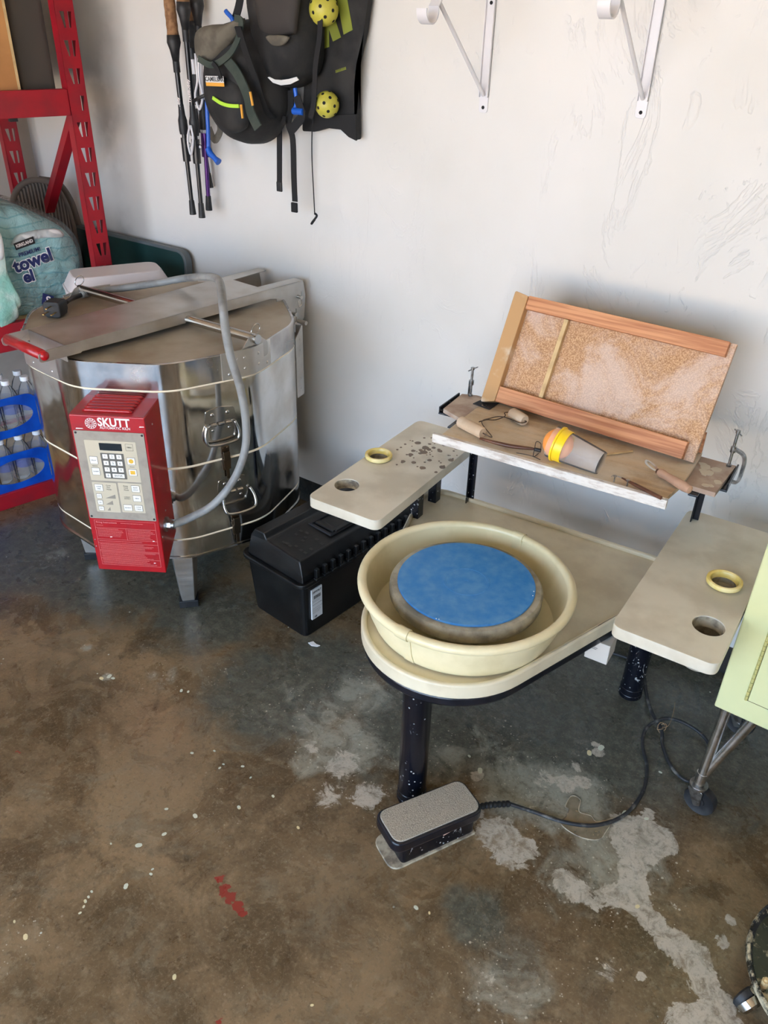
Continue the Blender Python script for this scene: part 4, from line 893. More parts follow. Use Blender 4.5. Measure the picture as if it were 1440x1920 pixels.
# C-clamps
def clamp(lab, P0, rot, sc_=1.0):
    c_ = thing('c_clamp', lab, 'clamp', WM @ P0, WR + rot, 'C-clamps holding the board ends')
    bm = B(); P = [(-.006, 0, -.024), (-.002, 0, -.030), (.022, 0, -.033), (.030, 0, -.022), (.031, 0, .02), (.024, 0, .038), (.006, 0, .044), (-.002, 0, .042)]
    tube(bm, catmull([Vector(p) * sc_ for p in P], 5), 0, flat=(.010, .006)); cyl(bm, (0, 0, .036 * sc_), (0, 0, .050 * sc_), .0062, n=12); cyl(bm, (-.004, 0, -.024 * sc_), (-.004, 0, -.0135), .005, n=12); obj('clamp_frame', bm, 'zinc', c_, smooth='auto', bevel=.001)
    bm = B(); cyl(bm, (0, 0, .002), (0, 0, .088 * sc_), .0032, n=12); cyl(bm, (0, 0, .0005), (0, 0, .005), .0058, n=14); cyl(bm, (0, 0, .083 * sc_), (0, 0, .090 * sc_), .005, n=12); obj('screw', bm, 'zinc', c_, smooth='auto')
    bm = B(); cyl(bm, (-.012, .012, .084 * sc_), (.014, -.014, .086 * sc_), .0015, n=8); obj('tommy_bar', bm, 'zinc', c_)
p = wz(882, 742, .739); clamp('small steel C-clamp on the left board end by the tray', Vector((p.x, p.y, .7388)), A(120), .88)
p = wz(1366, 874, .739); clamp('steel C-clamp on the right board end above the side table', Vector((p.x, p.y, .7388)), A(-12), 1.0)

# ================================================================== FOOT PEDAL, CORD, FLOOR THINGS
PR_ = A(63.5); PC = Vector((-.577, -1.088, 0))
pedal = thing('foot_pedal', 'black foot pedal with speckled grey tread in front of the wheel leg', 'foot pedal', PC, PR_)
bm = B(); prism(bm, rrect(.190, .092, .012, (.004, 0)), .006, .050); obj('pedal_base', bm, 'legsteel', pedal, bevel=.003)
bm = B(); prism(bm, roundpoly([(-.118, -.050), (.100, -.050), (.100, .048), (-.118, .044)], [.028, .004, .004, .028], 6), 0, .006); obj('base_plate', bm, 'claycrust', pedal, bevel=.001)
G = Matrix.Translation((0, 0, .050)) @ Matrix.Rotation(A(2.5), 4, 'Y')
bm = B(); prism(bm, rrect(.232, .102, .028, (.002, 0)), .0, .030, G); tp = obj('tread_shell', bm, 'blackpaint', pedal, smooth='auto', bevel=.006, seg=4)
bm = B(); prism(bm, rrect(.220, .090, .024, (.002, 0)), .029, .0325, G); obj('grip_tread', bm, 'greytread', tp, smooth='auto', bevel=.001)
bm = B(); prism(bm, [(.012, .046), (.058, .054), (.058, .059), (.012, .052)], .0462, .0485, frame((0, 0, 0), (1, 0, 0), (0, 0, 1))); obj('side_label', bm, simple('peach_sticker', rgb(226, 186, 166), .5), pedal)
PI_ = (Matrix.Translation(PC) @ Matrix.Rotation(PR_, 4, 'Z')).inverted()
def pz(px, py, z): return PI_ @ PZ(px, py, z)
s0 = Vector((.104, -.012, .040)); s1 = pz(955, 1507, .018)
bm = B(); n_ = 60; pth = catmull([s0, s0.lerp(s1, .45) + Vector((0, 0, .006)), s1], 30)
tube(bm, pth, [.0078 if (i // 3) % 2 else .0062 for i in range(len(pth))], n=12); obj('strain_relief', bm, 'blackrub', pedal, smooth='auto')
cp = [s1] + [pz(*q, .0055) for q in ((1000, 1522), (1060, 1542), (1120, 1547), (1172, 1527), (1205, 1485), (1213, 1440))] + [pz(1205, 1395, .010), pz(1214, 1363, .02), pz(1250, 1347, .026), pz(1288, 1358, .02), pz(1322, 1384, .010), pz(1336, 1420, .0055), pz(1325, 1452, .0055), pz(1292, 1465, .0055), pz(1262, 1442, .0055), pz(1243, 1400, .0055), pz(1240, 1368, .014), pz(1222, 1335, .014), pz(1212, 1300, .0055), pz(1206, 1262, .0055), pz(1190, 1240, .0055), pz(1140, 1222, .0055), pz(1075, 1205, .0055)]
bm = B(); tube(bm, catmull(cp, 9), .0045, n=10); cord = obj('cord', bm, 'cordmat', pedal, smooth=True)
bm = B(); c = PI_ @ PZ(1241, 1364, .018)
tube(bm, [c + Vector((.012 * math.cos(a), .010 * math.sin(a), .008 * math.sin(a * 1.3))) for a in [i * .7 for i in range(16)]], .0009, n=5)
tube(bm, catmull([c, c + Vector((.01, -.01, .012)), pz(1262, 1338, .03), pz(1266, 1316, .04)], 5), .0007, n=5); obj('twist_tie', bm, simple('tan_wire_tie', rgb(150, 120, 84), .6), cord, smooth=True)
# dried clay skin under the cord
pts = [PZ(*q, 0) for q in ((1071, 1493), (1088, 1500), (1086, 1522), (1108, 1530), (1119, 1541), (1150, 1536), (1136, 1560), (1124, 1574), (1098, 1573), (1072, 1562), (1052, 1545), (1062, 1530), (1066, 1518), (1060, 1512))]
P = catmull([(p.x, p.y, 0) for p in pts], 5, True); bm = B(); prism(bm, [(p.x, p.y) for p in P], .0005, .0012)
cs = tag(obj('dried_clay_skin', bm, 'clayfilm', None), 'thin curled translucent skin of dried clay on the floor under the pedal cord', 'clay skin')
bm = B(); tube(bm, [(p.x, p.y, .0012) for p in P], .0013, n=5, closed=True); obj('curled_edge', bm, 'claycrust', cs)

bm = B(); rr = random.Random(31)
drops = [(260, 1585, 7), (366, 1530, 6), (312, 1517, 4), (308, 1564, 5), (236, 1662, 6), (283, 1639, 3.5), (419, 1433, 3), (412, 1440, 3.5), (448, 1514, 5), (559, 1552, 4), (48, 1757, 6), (27, 1728, 3), (512, 1493, 4), (455, 1437, 4), (327, 1832, 5), (208, 1582, 2.5), (470, 1458, 3), (402, 1408, 3), (360, 1412, 4), (340, 1295, 5), (353, 1297, 4), (286, 1630, 3),
    (1127, 1402, 9), (1105, 1412, 8), (1195, 1700, 5), (780, 1702, 5), (805, 1712, 3), (1172, 1525, 8), (1212, 1535, 5), (900, 1445, 8), (880, 1418, 4), (1238, 1448, 4), (160, 1690, 4), (166, 1682, 3), (157, 1700, 3), (172, 1672, 3), (150, 1712, 3), (585, 1885, 3), (190, 1272, 6), (205, 1268, 7), (212, 1272, 5)]
for px, py, r in drops:
    p = PZ(px, py, 0); r = r * .0009; m_ = 10; ph = rr.random() * 6
    prism(bm, [(p.x + r * (1 + .25 * math.sin(2 * a + ph) + .15 * rr.random()) * math.cos(a), p.y + r * (1 + .25 * math.sin(2 * a + ph) + .15 * rr.random()) * math.sin(a)) for a in [2 * PI * i / m_ for i in range(m_)]], .0002, .0006 + .0002 * rr.random())
o = tag(obj('paint_spatter', bm, simple('pale_mint_paint', rgb(206, 210, 190), .5, c2=rgb(220, 206, 160), ns=3, lo=.5, hi=.52)), 'scattered small dried drops of pale paint on the brown concrete floor', 'paint drops'); o['kind'] = 'stuff'

# ---- pale yellow cabinet on chrome legs
CX, CY = -.132, -.66
cab = thing('metal_cabinet', 'pale yellow enamelled metal cabinet on chrome legs at the edge of the view', 'cabinet', (CX, CY, 0), A(-1.5))
bm = B(); bx(bm, 0, .46, 0, .36, .330, .86); body = obj('cabinet_body', bm, 'cabinet', cab, bevel=.003)
CI = (Matrix.Translation((CX, CY, 0)) @ Matrix.Rotation(A(-1.5), 4, 'Z')).inverted()
hp = CI @ PY(1399, 1311, -.662); hx, hz0 = hp.x, hp.z
bm = B(); bx(bm, hx + .004, .42, -.0025, .001, hz0, .83); dr = obj('door', bm, 'cabinet', cab, bevel=.001)
bm = B(); holed(bm, [(hx + .0015, hz0 - .0025), (.4225, hz0 - .0025), (.4225, .8325), (hx + .0015, .8325)], [[(hx + .004, hz0), (.42, hz0), (.42, .83), (hx + .004, .83)]], -.0006, .0006, frame((0, 0, 0), (1, 0, 0), (0, 0, 1))); obj('door_gap', bm, 'cabinet_dark', cab)
bm = B(); z = hz0
while z < .82: cyl(bm, (hx, -.003, z), (hx, -.003, z + .0115), .0032, n=10); z += .0124
obj('hinge', bm, simple('worn_yellow_hinge', rgb(206, 200, 130), .35, .3), dr, smooth='auto')
def caster(par, x, y, ang=0, name='caster'):
    T = Matrix.Translation((x, y, 0)) @ Matrix.Rotation(ang, 4, 'Z')
    bm = B(); cyl(bm, T @ Vector((0, 0, .072)), T @ Vector((0, 0, .080)), .021, n=24); cyl(bm, T @ Vector((0, 0, .080)), T @ Vector((0, 0, .092)), .012, n=20)
    for s in (-1, 1): prism(bm, roundpoly([(-.020, .072), (.018, .072), (.020, .030), (.006, .022)], .005, 3), s * .0145 - .001, s * .0145 + .001, T @ frame((0, 0, 0), (1, 0, 0), (0, 0, 1)))
    o = obj(name, bm, 'zinc', par, smooth='auto', bevel=.0006)
    bm = B(); lathe(bm, [(0, -.011), (.012, -.011), (.013, -.008), (.028, -.008), (.036, -.011), (.0375, -.006), (.0375, .006), (.036, .011), (.028, .008), (.013, .008), (.012, .011), (0, .011)], 40, M4=T @ Matrix.Translation((.014, 0, .0378)) @ Matrix.Rotation(PI / 2, 4, 'X')); obj('wheel', bm, 'blackrub', o, smooth='auto')
    bm = B(); cyl(bm, T @ Vector((.014, -.0175, .0378)), T @ Vector((.014, .0175, .0378)), .0045, n=12); obj('axle', bm, 'zinc', o, smooth='auto')
cf = CI @ PZ(1305, 1478, .092); cf.y = max(cf.y, .016)
for i, (x, y, dx) in enumerate(((cf.x, cf.y, 1), (.46 - cf.x, cf.y, -1), (cf.x, .36 - .03, 1), (.46 - cf.x, .33, -1))):
    bm = B(); cyl(bm, (x, y, .092), (x + .004 * dx, y, .331), .0115, n=20); cyl(bm, (x + .004 * dx, y + .004, .115), (x + .062 * dx, y + .004, .331), .0115, n=20)
    cyl(bm, (x, y, .085), (x, y, .118), .0128, n=20); lg = obj('leg', bm, 'chrome', cab, smooth='auto')
    caster(cab, x, y, A(-8) if dx > 0 else A(188))

# ---- dusty round dolly at the lower right corner
dol = thing('round_dolly', 'dusty black round dolly on casters at the lower right corner of the floor', 'dolly', (.26, -.93, 0), 0)
bm = B(); lathe(bm, [(0, .060), (.168, .060), (.172, .066), (.1755, .072), (.180, .070), (.181, .060), (.178, .052), (.165, .050), (0, .050)], 80); obj('disc', bm, 'discdust', dol, smooth='auto')
bm = B(); p = PZ(1434, 1843, .07) - Vector((.26, -.93, 0)); cyl(bm, (p.x, p.y, .060), (p.x, p.y, .078), .007, n=6); cyl(bm, (p.x, p.y, .060), (p.x, p.y, .084), .0035, n=10); obj('bolt', bm, 'woodtan', dol, smooth='auto')
for k in range(4):
    a = A(218 + 90 * k); x, y = .178 * math.cos(a), .178 * math.sin(a); T = Matrix.Translation((x, y, 0)) @ Matrix.Rotation(a + A(25), 4, 'Z')
    bm = B(); cyl(bm, T @ Vector((-.006, 0, .040)), T @ Vector((-.006, 0, .052)), .012, n=16)
    lathe(bm, [(0, -.017), (.018, -.017), (.0235, -.012), (.0245, 0), (.0245, .001), (0, .001)], 32, M4=T @ Matrix.Translation((.008, 0, .0268)) @ Matrix.Rotation(A(74), 4, 'X')); o = obj('caster_hood', bm, 'smoke', dol, smooth='auto')
    bm = B(); lathe(bm, [(0, 0), (.022, 0), (.0245, .004), (.0245, .013), (.020, .017), (0, .017)], 32, M4=T @ Matrix.Translation((.008, .002, .0248)) @ Matrix.Rotation(A(86), 4, 'X')); obj('wheel', bm, 'blackrub', o, smooth='auto')

# ================================================================== WALL: SHELF BRACKETS
def bracket(px0, px1, py0, hk, lab):
    p = PY(*px0, WY); x = p.x; zb = p.z - .012
    t_ = thing('shelf_bracket', lab, 'bracket', (x, WY, zb), 0, None); H = .34
    bm = B(); prism(bm, roundpoly([(-.0125, 0), (.0125, 0), (.0125, H), (-.0125, H)], .008, 4), 0, .003, frame((0, -.0005, 0), (1, 0, 0), (0, 0, 1)))
    bx(bm, -.0125, -.0105, -.010, -.0005, .035, H); bx(bm, .0105, .0125, -.010, -.0005, .035, H); obj('wall_plate', bm, 'whitepaint', t_, bevel=.0006)
    h = hk; hx_ = 0
    bm = B(); top = Vector((0, -.245, .24)); cyl(bm, (0, -.006, .040), (0, -.235, .232), .0048, n=14); obj('brace_rod', bm, 'whitepaint', t_, smooth='auto')
    bm = B(); P = [Vector((0, -.255 - .024 + .024 * math.cos(a), .215 + .024 * math.sin(a))) for a in [A(t) for t in range(20, -200, -15)]]; P = [Vector((0, -.228, .30)), Vector((0, -.229, .25))] + P
    tube(bm, P, 0, flat=(.003, .026), up=Vector((1, 0, 0))); obj('rod_hook', bm, 'whitepaint', t_, smooth='auto')
    bm = B(); bx(bm, -.012, .012, -.235, -.003, .30, .326); obj('shelf_arm', bm, 'whitepaint', t_)
    bm = B(); cyl(bm, (0, -.0042, .012), (0, -.0025, .012), .0042, n=14); cyl(bm, (0, -.0042, .236), (0, -.0025, .236), .0042, n=14); obj('screw', bm, 'hole', t_)
    return t_
bracket((906.9, 201.4), None, None, None, 'white shelf bracket with rod hook, nearer the hanging backpacks')
bracket((1202.3, 210.8), None, None, None, 'white shelf bracket with rod hook, above the leaning tray')
bm = B(); 
for q in ((1388, 915), (948, 262)): p = PY(*q, WY); lathe(bm, [(0, 0), (.004, 0), (.004, .0015), (0, .0015)], 12, M4=frame((p.x, WY - .0001, p.z), (1, 0, 0), (0, 0, 1)))
bm.free()

# ================================================================== HANGING GEAR
YB = WY - .012
def o2(lst, y): return [(lambda p: (p.x, p.z))(PY(px, py, y)) for px, py in lst]
TOPZ = 1.86
hookb = thing('hook_rail', 'wall rail above the frame from which the packs and poles hang', 'hook rail', (-1.85, WY, 1.86)); bm = B(); bx(bm, -.42, .42, -.02, -.0005, -.03, .03); obj('rail', bm, 'pine', hookb, bevel=.002)
bm = B()
for x in (-.32, -.26, -.21, -.15, -.05, .1, .2, .3): tube(bm, [(x, -.02, 0), (x, -.12, .0), (x, -.14, .02)], .004, n=8)
obj('hooks', bm, 'blackrub', hookb)
# paddle bag
YM = WY - .035
def world_outline(px, y, up=()):
    return o2(px, y)
bag = thing('paddle_bag', 'black mesh paddle bag with olive stripes hanging flat on the wall', 'bag', (0, 0, 0))
out = o2([(690, 0), (682, 60), (668, 120), (664, 160), (668, 205), (669, 264), (655, 257), (640, 243), (615, 240), (590, 247), (567, 246), (568, 200), (572, 120), (576, 0)], YM)
out = out[:] + [(out[-1][0], TOPZ - .02), (out[0][0] + .01, TOPZ - .02)]
bm = B(); pts = roundpoly(out, .006, 3); prism(bm, pts, -.020, .0, frame((0, YM, 0), (1, 0, 0), (0, 0, 1))); 
bmesh.ops.triangulate(bm, faces=[f for f in bm.faces if len(f.verts) > 4]); obj('bag_panel', bm, 'blackfab', bag, bevel=.003)
bm = B(); pk = o2([(668, 214), (669, 264), (655, 257), (640, 243), (615, 240), (590, 247), (572, 244), (590, 217)], YM - .004); prism(bm, pk, .001, .008, frame((0, YM, 0), (1, 0, 0), (0, 0, 1))); obj('lower_hem', bm, 'blackweb', bag, bevel=.001)
for q in ([(598, 42), (616, 42), (617, 88), (605, 92)], [(613, 44), (628, 36), (639, 70), (624, 78)], [(630, -10), (649, -12), (661, 56), (644, 65)]):
    bm = B(); prism(bm, o2(q, YM - .002), .0005, .0016, frame((0, YM, 0), (1, 0, 0), (0, 0, 1))); obj('green_stripe', bm, 'olive', bag)
bm = B(); p = PY(638, 131, YM - .002); G = frame((p.x, YM - .0006, p.z), (1, 0, .28), (0, 0, 1)); rr = random.Random(8)
for k in range(8): prism(bm, [(-.018 + k * .0048, -.0035), (-.0145 + k * .0048, -.0035), (-.0145 + k * .0048, .003), (-.0165 + k * .0048, .0035)], .0001, .0008, G)
obj('bag_print', bm, 'olive', bag)
def pball(px, py, y, lab, r=.0385):
    p = PY(px, py, y); t = obj('perforated_ball', B(), 'ballyellow'); bm = B(); sph(bm, (0, 0, 0), r, 40); bm.to_mesh(t.data); bm.free()
    for f in t.data.polygons: f.use_smooth = True
    t.location = p; tag(t, lab, 'ball')
    bm = B(); n_ = 26; ga = PI * (3 - math.sqrt(5))
    for i in range(n_):
        z = 1 - 2 * (i + .5) / n_; a = ga * i; d = Vector((math.sqrt(1 - z * z) * math.cos(a), math.sqrt(1 - z * z) * math.sin(a), z))
        G = Matrix.Translation(d * (r - .0006)) @ d.to_track_quat('Z', 'Y').to_matrix().to_4x4(); lathe(bm, [(0, .0006), (.0042, .0006), (.0046, 0), (0, 0)], 14, M4=G)
    obj('hole', bm, 'hole', t)
pball(607, 18, YM - .048, 'yellow perforated ball at the top of the black paddle bag'); pball(613, 196, YM - .036, 'yellow perforated ball held low in the black paddle bag', .034)
# hydration pack (behind, right)
hyd = thing('hydration_pack', 'black hydration pack with a white reflective stripe, beside the paddle bag', 'backpack', (0, 0, 0))
YH = WY - .05
bm = B(); out = o2([(470, -20), (584, -20), (586, 60), (583, 120), (568, 150), (540, 166), (512, 160), (495, 120), (470, 50)], YH - .05); out = [(x, z) for x, z in out]; out[0] = (out[0][0], TOPZ - .05); out[1] = (out[1][0], TOPZ - .05)
pillow(bm, out, .11, YH, 7, 2.6, .004); obj('pack_body', bm, 'blackfab', hyd, smooth=True)
bm = B(); out = o2([(468, -10), (560, -10), (548, 40), (536, 66), (490, 66), (474, 30)], YH - .12); out[0] = (out[0][0], TOPZ - .08); out[1] = (out[1][0], TOPZ - .08); pillow(bm, out, .022, YH - .098, 4, 3); obj('top_flap', bm, simple('dark_brown_nylon', rgb(52, 48, 46), .8, bs=90, bst=.4), hyd, smooth=True)
bm = B(); pillow(bm, o2([(497, 66), (538, 68), (530, 84), (514, 87), (502, 80)], YH - .124), .006, YH - .118, 3); obj('clip_tab', bm, 'greyfab', hyd, smooth=True)
bm = B(); q = o2([(503, 145), (513, 155), (528, 160), (545, 158), (561, 150), (557, 144), (543, 148), (528, 150), (516, 149), (506, 144)], YH - .112); prism(bm, q, 0, .003, frame((0, YH - .112, 0), (1, 0, 0), (0, 0, 1))); bmesh.ops.triangulate(bm, faces=[f for f in bm.faces if len(f.verts) > 4]); obj('reflective_stripe', bm, 'sticker', hyd)
def strap(par, pts, w, y, name='strap', mat='blackweb', t_=.0025, smooth=False):
    P = catmull([PY(px, py, y) for px, py in pts], 6); bm = B(); tube(bm, P, 0, flat=(w, t_), up=Vector((0, -1, 0))); return obj(name, bm, mat, par)
strap(hyd, [(598, 0), (600, 60), (592, 120), (590, 160), (588, 195), (582, 222)], .016, YH - .06)
s_ = strap(hyd, [(545, 170), (545, 205), (541, 232), (549, 262), (551, 330), (553, 378)], .020, YH - .03, 'hanging_strap'); bm = B()
p = PY(552, 389, YH - .03); box(bm, p, (.022, .008, .028)); obj('strap_end', bm, 'blackweb', s_, bevel=.002)
strap(hyd, [(556, 180), (566, 215), (556, 232), (545, 245)], .026, YH - .05)
bm = B(); tube(bm, catmull([PY(*q, YH - .045) for q in ((553, 165), (556, 190), (553, 205), (555, 215))], 5), .006, n=10); tube(bm, [PY(*q, YH - .05) for q in ((550, 208), (569, 210))], .009, n=12); obj('blue_hose', bm, 'blue', hyd, smooth='auto')
bm = B(); P = catmull([PY(*q, YH - .04) for q in ((588, 215), (585, 250), (585, 300), (588, 360), (590, 400))], 6); tube(bm, P, .0016, n=6); P = catmull([PY(*q, YH - .04) for q in ((590, 400), (594, 405), (586, 416), (584, 420), (590, 412))], 5); tube(bm, P, .0032, n=6); obj('draw_cord', bm, 'blackweb', hyd, smooth=True)
# day pack (front, left)
day = thing('day_pack', 'black and dark green day pack with an orange-white patch hanging in front', 'backpack', (0, 0, 0))
YD = WY - .07
bm = B(); pillow(bm, o2([(392, 60), (430, 36), (462, 44), (490, 70), (505, 130), (518, 180), (512, 225), (495, 258), (468, 273), (440, 268), (412, 246), (390, 205), (382, 150)], YD - .06), .135, YD, 8, 2.4, .006); obj('pack_body', bm, 'blackfab', day, smooth=True)
bm = B(); pillow(bm, o2([(366, 66), (382, 48), (420, 44), (452, 34), (440, 66), (420, 92), (398, 118), (382, 120), (366, 104)], YD - .12), .04, YD - .105, 5, 2.4, .006); obj('top_flap', bm, 'greyfab', day, smooth=True)
bm = B(); pillow(bm, o2([(384, 150), (420, 140), (452, 170), (462, 205), (458, 240), (430, 250), (404, 225), (388, 190)], YD - .13), .03, YD - .118, 5, 2.6, .003); obj('front_pocket', bm, 'blackfab', day, smooth=True)
def ribbon(par, pts, w, y0, name, mat, y1=None):
    n_ = len(pts); P = catmull([PY(px, py, y0 + ((y1 if y1 is not None else y0) - y0) * i / max(1, n_ - 1)) for i, (px, py) in enumerate(pts)], 6); bm = B(); tube(bm, P, 0, flat=(w, .004), up=Vector((0, -1, 0))); return obj(name, bm, mat, par)
ribbon(day, [(425, 112), (446, 140), (464, 180), (470, 210), (484, 240)], .030, YD - .142, 'green_panel', 'greenfab')
ribbon(day, [(372, 110), (398, 122), (428, 104), (446, 74), (452, 40), (440, 34)], .016, YD - .150, 'flap_edge', 'greenfab')
ribbon(day, [(446, 50), (462, 100), (480, 150), (498, 205), (512, 222)], .022, YD - .160, 'shoulder_strap', 'blackweb', YD - .06)
p = [PY(*q, YD - .150) for q in ((388, 142), (422, 143), (421, 162), (389, 161))]
bm = B(); ex_ = (p[1] - p[0]); G = frame(p[3], ex_, (0, 0, 1)); G = G @ Matrix.Translation((0, 0, .004)); w_ = ex_.length; h_ = (p[0] - p[3]).length
prism(bm, [(0, 0), (w_, 0), (w_, h_ * .36), (0, h_ * .36)], 0, .001, G); pt = obj('patch', bm, 'orangeplastic', day)
bm = B(); prism(bm, [(0, h_ * .36), (w_, h_ * .36), (w_, h_), (0, h_)], 0, .001, G); obj('patch_field', bm, 'sticker', pt)
bm = B(); text(bm, 'CAMELBAK', h_ * .62, G @ Matrix.Translation((w_ / 2, h_ * .68, .0012)), .0002, bold=.0003, sx=w_ / (h_ * .62 * 4.9)); obj('patch_print', bm, 'dark_print', pt)
ribbon(day, [(399, 183), (414, 193), (430, 198), (448, 199)], .009, YD - .156, 'lime_zip', 'lime'); ribbon(day, [(452, 196), (455, 222)], .005, YD - .158, 'zip_pull', 'orangeplastic'); ribbon(day, [(469, 172), (474, 198)], .005, YD - .158, 'zip_pull', 'orangeplastic')
ribbon(day, [(399, 118), (408, 130), (414, 147)], .012, YD - .158, 'buckle_strap', 'blackweb')
s_ = strap(day, [(524, 180), (524, 240), (524, 300), (524, 345)], .019, YD + .01, 'hanging_strap'); bm = B(); box(bm, PY(524, 350, YD + .008), (.020, .007, .028)); obj('strap_end', bm, 'blackrub', s_, bevel=.002)
strap(day, [(392, 240), (402, 262), (412, 248), (412, 232)], .022, YD - .01, 'side_strap', 'greyfab'); strap(day, [(500, 225), (520, 222), (536, 226)], .020, YD - .02, 'waist_strap')
bm = B(); tube(bm, catmull([PY(*q, YD - .04) for q in ((423, 20), (436, 44), (400, 80), (390, 130), (388, 190), (390, 240), (391, 280))], 6), .0062, n=10); hs = obj('drinking_tube', bm, 'blue', day, smooth=True)
bm = B(); tube(bm, [PY(*q, YD - .045) for q in ((390, 278), (394, 288), (403, 297), (410, 304))], [.009, .010, .008, .011], n=12); obj('bite_valve', bm, 'blue', hs, smooth='auto')
bm = B(); box(bm, (0, 0, 0), (.018, .018, .045), M4=frame(PY(470, -10, YD - .02), (1, 0, 0), (0, 1, 0))); obj('hang_loop', bm, 'blackweb', day)
strap(day, [(440, 40), (450, 0), (455, -60)], .025, YD - .03, 'hang_strap')

# trekking poles
def pole(top, bot, y, lab, gripcol, shaft, grip_px, lower='poleblack'):
    a, b = PY(*top, y), PY(*bot, y); d = (a - b).normalized(); L = 1.04; t = thing('trekking_pole', lab, 'trekking pole', b, 0, None)
    a_ = Vector((0, 0, 0)); g = (PY(*grip_px, y) - b).length
    def P(s): return d * s
    bm = B(); cyl(bm, P(0), P(.045), .0110, .0085, n=16); obj('tip_cap', bm, 'blackrub', t, smooth='auto')
    bm = B(); cyl(bm, P(.045), P(.20), .0068, n=14); cyl(bm, P(.165), P(.235), .0125, n=16); sd = d.cross(Vector((0, 1, 0))).normalized() * -1; cyl(bm, P(.215) , P(.215) + sd * .019, .007, n=12); o = obj('lower_shaft', bm, lower, t, smooth='auto')
    bm = B(); sph(bm, P(.215) + sd * .019, .0048, 10); obj('lock_knob', bm, 'polewhite', o, smooth=True)
    bm = B(); cyl(bm, P(.235), P(g), .0078, n=16); o = obj('upper_shaft', bm, shaft, t, smooth='auto')
    bm = B(); tube(bm, [P(.245), P(.255), P(.285), P(.30), P(.33)], [.0130, .0145, .0145, .0105, .0085], n=14); obj('shaft_lock', bm, 'blackrub', t, smooth='auto'); bm = B(); cyl(bm, P(g - .03), P(g), .0105, n=14); obj('shaft_lock', bm, 'blackrub', t, smooth='auto')
    bm = B(); tube(bm, [P(g), P(g + .03), P(g + .05), P(g + .07)], [.010, .015, .021, .019], n=18); obj('grip_collar', bm, 'blackrub', t, smooth=True); bm = B(); tube(bm, [P(g + .17), P(g + .20), P(g + .23), P(g + .25)], [.017, .021, .023, .016], n=18); obj('grip_head', bm, 'blackrub', t, smooth=True)
    bm = B(); tube(bm, [P(g + .07 + i * .0125) for i in range(9)], [.018, .0165, .0175, .0165, .0175, .0165, .0175, .0165, .017], n=18); obj('cork_grip', bm, gripcol, t, smooth=True)
    return t, d, g
YP = WY - .045
t1, d1_, g1 = pole((316, -10), (362, 402), YP - .02, 'leftmost trekking pole with a cork grip and black shaft', 'cork', 'poleblack', (341, 116))
t2, d2_, g2 = pole((342, -10), (379, 408), YP - .05, 'trekking pole with a black and white lettered shaft in the middle of the bunch', 'cork', 'poleblack', (346, 56))
t3, d3_, g3 = pole((368, -10), (392, 394), YP + .0, 'trekking pole with a white and purple shaft beside the day pack', 'cork', 'polewhite', (370, 48), 'purple')
t4, d4_, g4 = pole((352, 40), (394, 352), YP + .02, 'shortest trekking pole, hanging behind the others', 'cork', 'polewhite', (363, 90))
def pole_text(t, d, g, s0, s):
    r_ = d.cross(Vector((0, 1, 0))).normalized(); nn = Vector((0, -1, 0)); nn = (nn - d * nn.dot(d)).normalized(); ex_ = d * 1; ey_ = nn.cross(ex_)
    bm = B(); G = frame(d * s0 + nn * .0079, ex_, ey_); text(bm, s, .0145, G, .0002, bold=.0004); obj('shaft_lettering', bm, 'white_print', t)
pole_text(t1, d1_, g1, g1 - .13, 'TrailBuddy'); pole_text(t2, d2_, g2, g2 - .16, 'TrailBuddy')
bm = B(); P = PY(373, 215, YP - .055)
tube(bm, catmull([PY(*q, YP - .075) for q in ((366, 100), (370, 150), (366, 180), (374, 205), (380, 180), (374, 150), (372, 110))], 5), .0035, n=8); tube(bm, catmull([PY(*q, YP - .07) for q in ((356, 235), (352, 262), (358, 290), (362, 262), (358, 235))], 5), .0035, n=8); obj('wrist_strap', bm, 'polewhite', t2, smooth=True).location = -t2.location
bm = B(); tube(bm, [PY(*q, YP - .08) for q in ((362, 190), (372, 184), (386, 178))], .005, n=8); obj('strap_band', bm, 'blackrub', t2, smooth=True).location = -t2.location

# ================================================================== RED RACK AND ITS LOAD
SR = A(76.976); SP0 = Vector((-2.4583, -.3223, 0)); SM = Matrix.Translation(SP0) @ Matrix.Rotation(SR, 4, 'Z'); SI_ = SM.inverted()
def sp(px, py, y=0.): return SI_ @ PV(px, py, SM @ Vector((0, y, 0)), SR)
rack = thing('storage_rack', 'red steel storage rack with slotted posts in the far left corner', 'rack', SP0, SR)
def slotted_post(x0, x1, y0, y1, H, slots, name='post'):
    w = x1 - x0; holes = []
    if slots:
        z = .085
        while z < H - .05:
            if not any(a < z < b for a, b in ((1.27, 1.36), (.56, .66))):
                holes.append([(x0 + .013, z + .043), (x0 + .027, z + .043), (x0 + .027, z), (x0 + .0225, z)])
            holes.append([(x0 + .038, z + .043), (x0 + .0375, z), (x0 + .043, z), (x0 + .0505, z + .043)])
            z += .0762
    bm = B(); holed(bm, [(x0, 0), (x1, 0), (x1, H), (x0, H)], [h if sum((h[i][0] * h[(i + 1) % 4][1] - h[(i + 1) % 4][0] * h[i][1]) for i in range(4)) > 0 else h[::-1] for h in holes], -.002, 0, frame((0, y0, 0), (1, 0, 0), (0, 0, 1)))
    bx(bm, x0, x0 + .002, y0, y1, 0, H); bx(bm, x1 - .002, x1, y0, y1, 0, H); return obj(name, bm, 'rackred', rack)
H_ = 1.83
slotted_post(-.0597, 0, 0, .042, H_, True); slotted_post(-.0897, -.03, .600, .640, H_, True)
slotted_post(-1.10, -1.04, 0, .042, H_, True); slotted_post(-1.10, -1.04, .600, .640, H_, True)
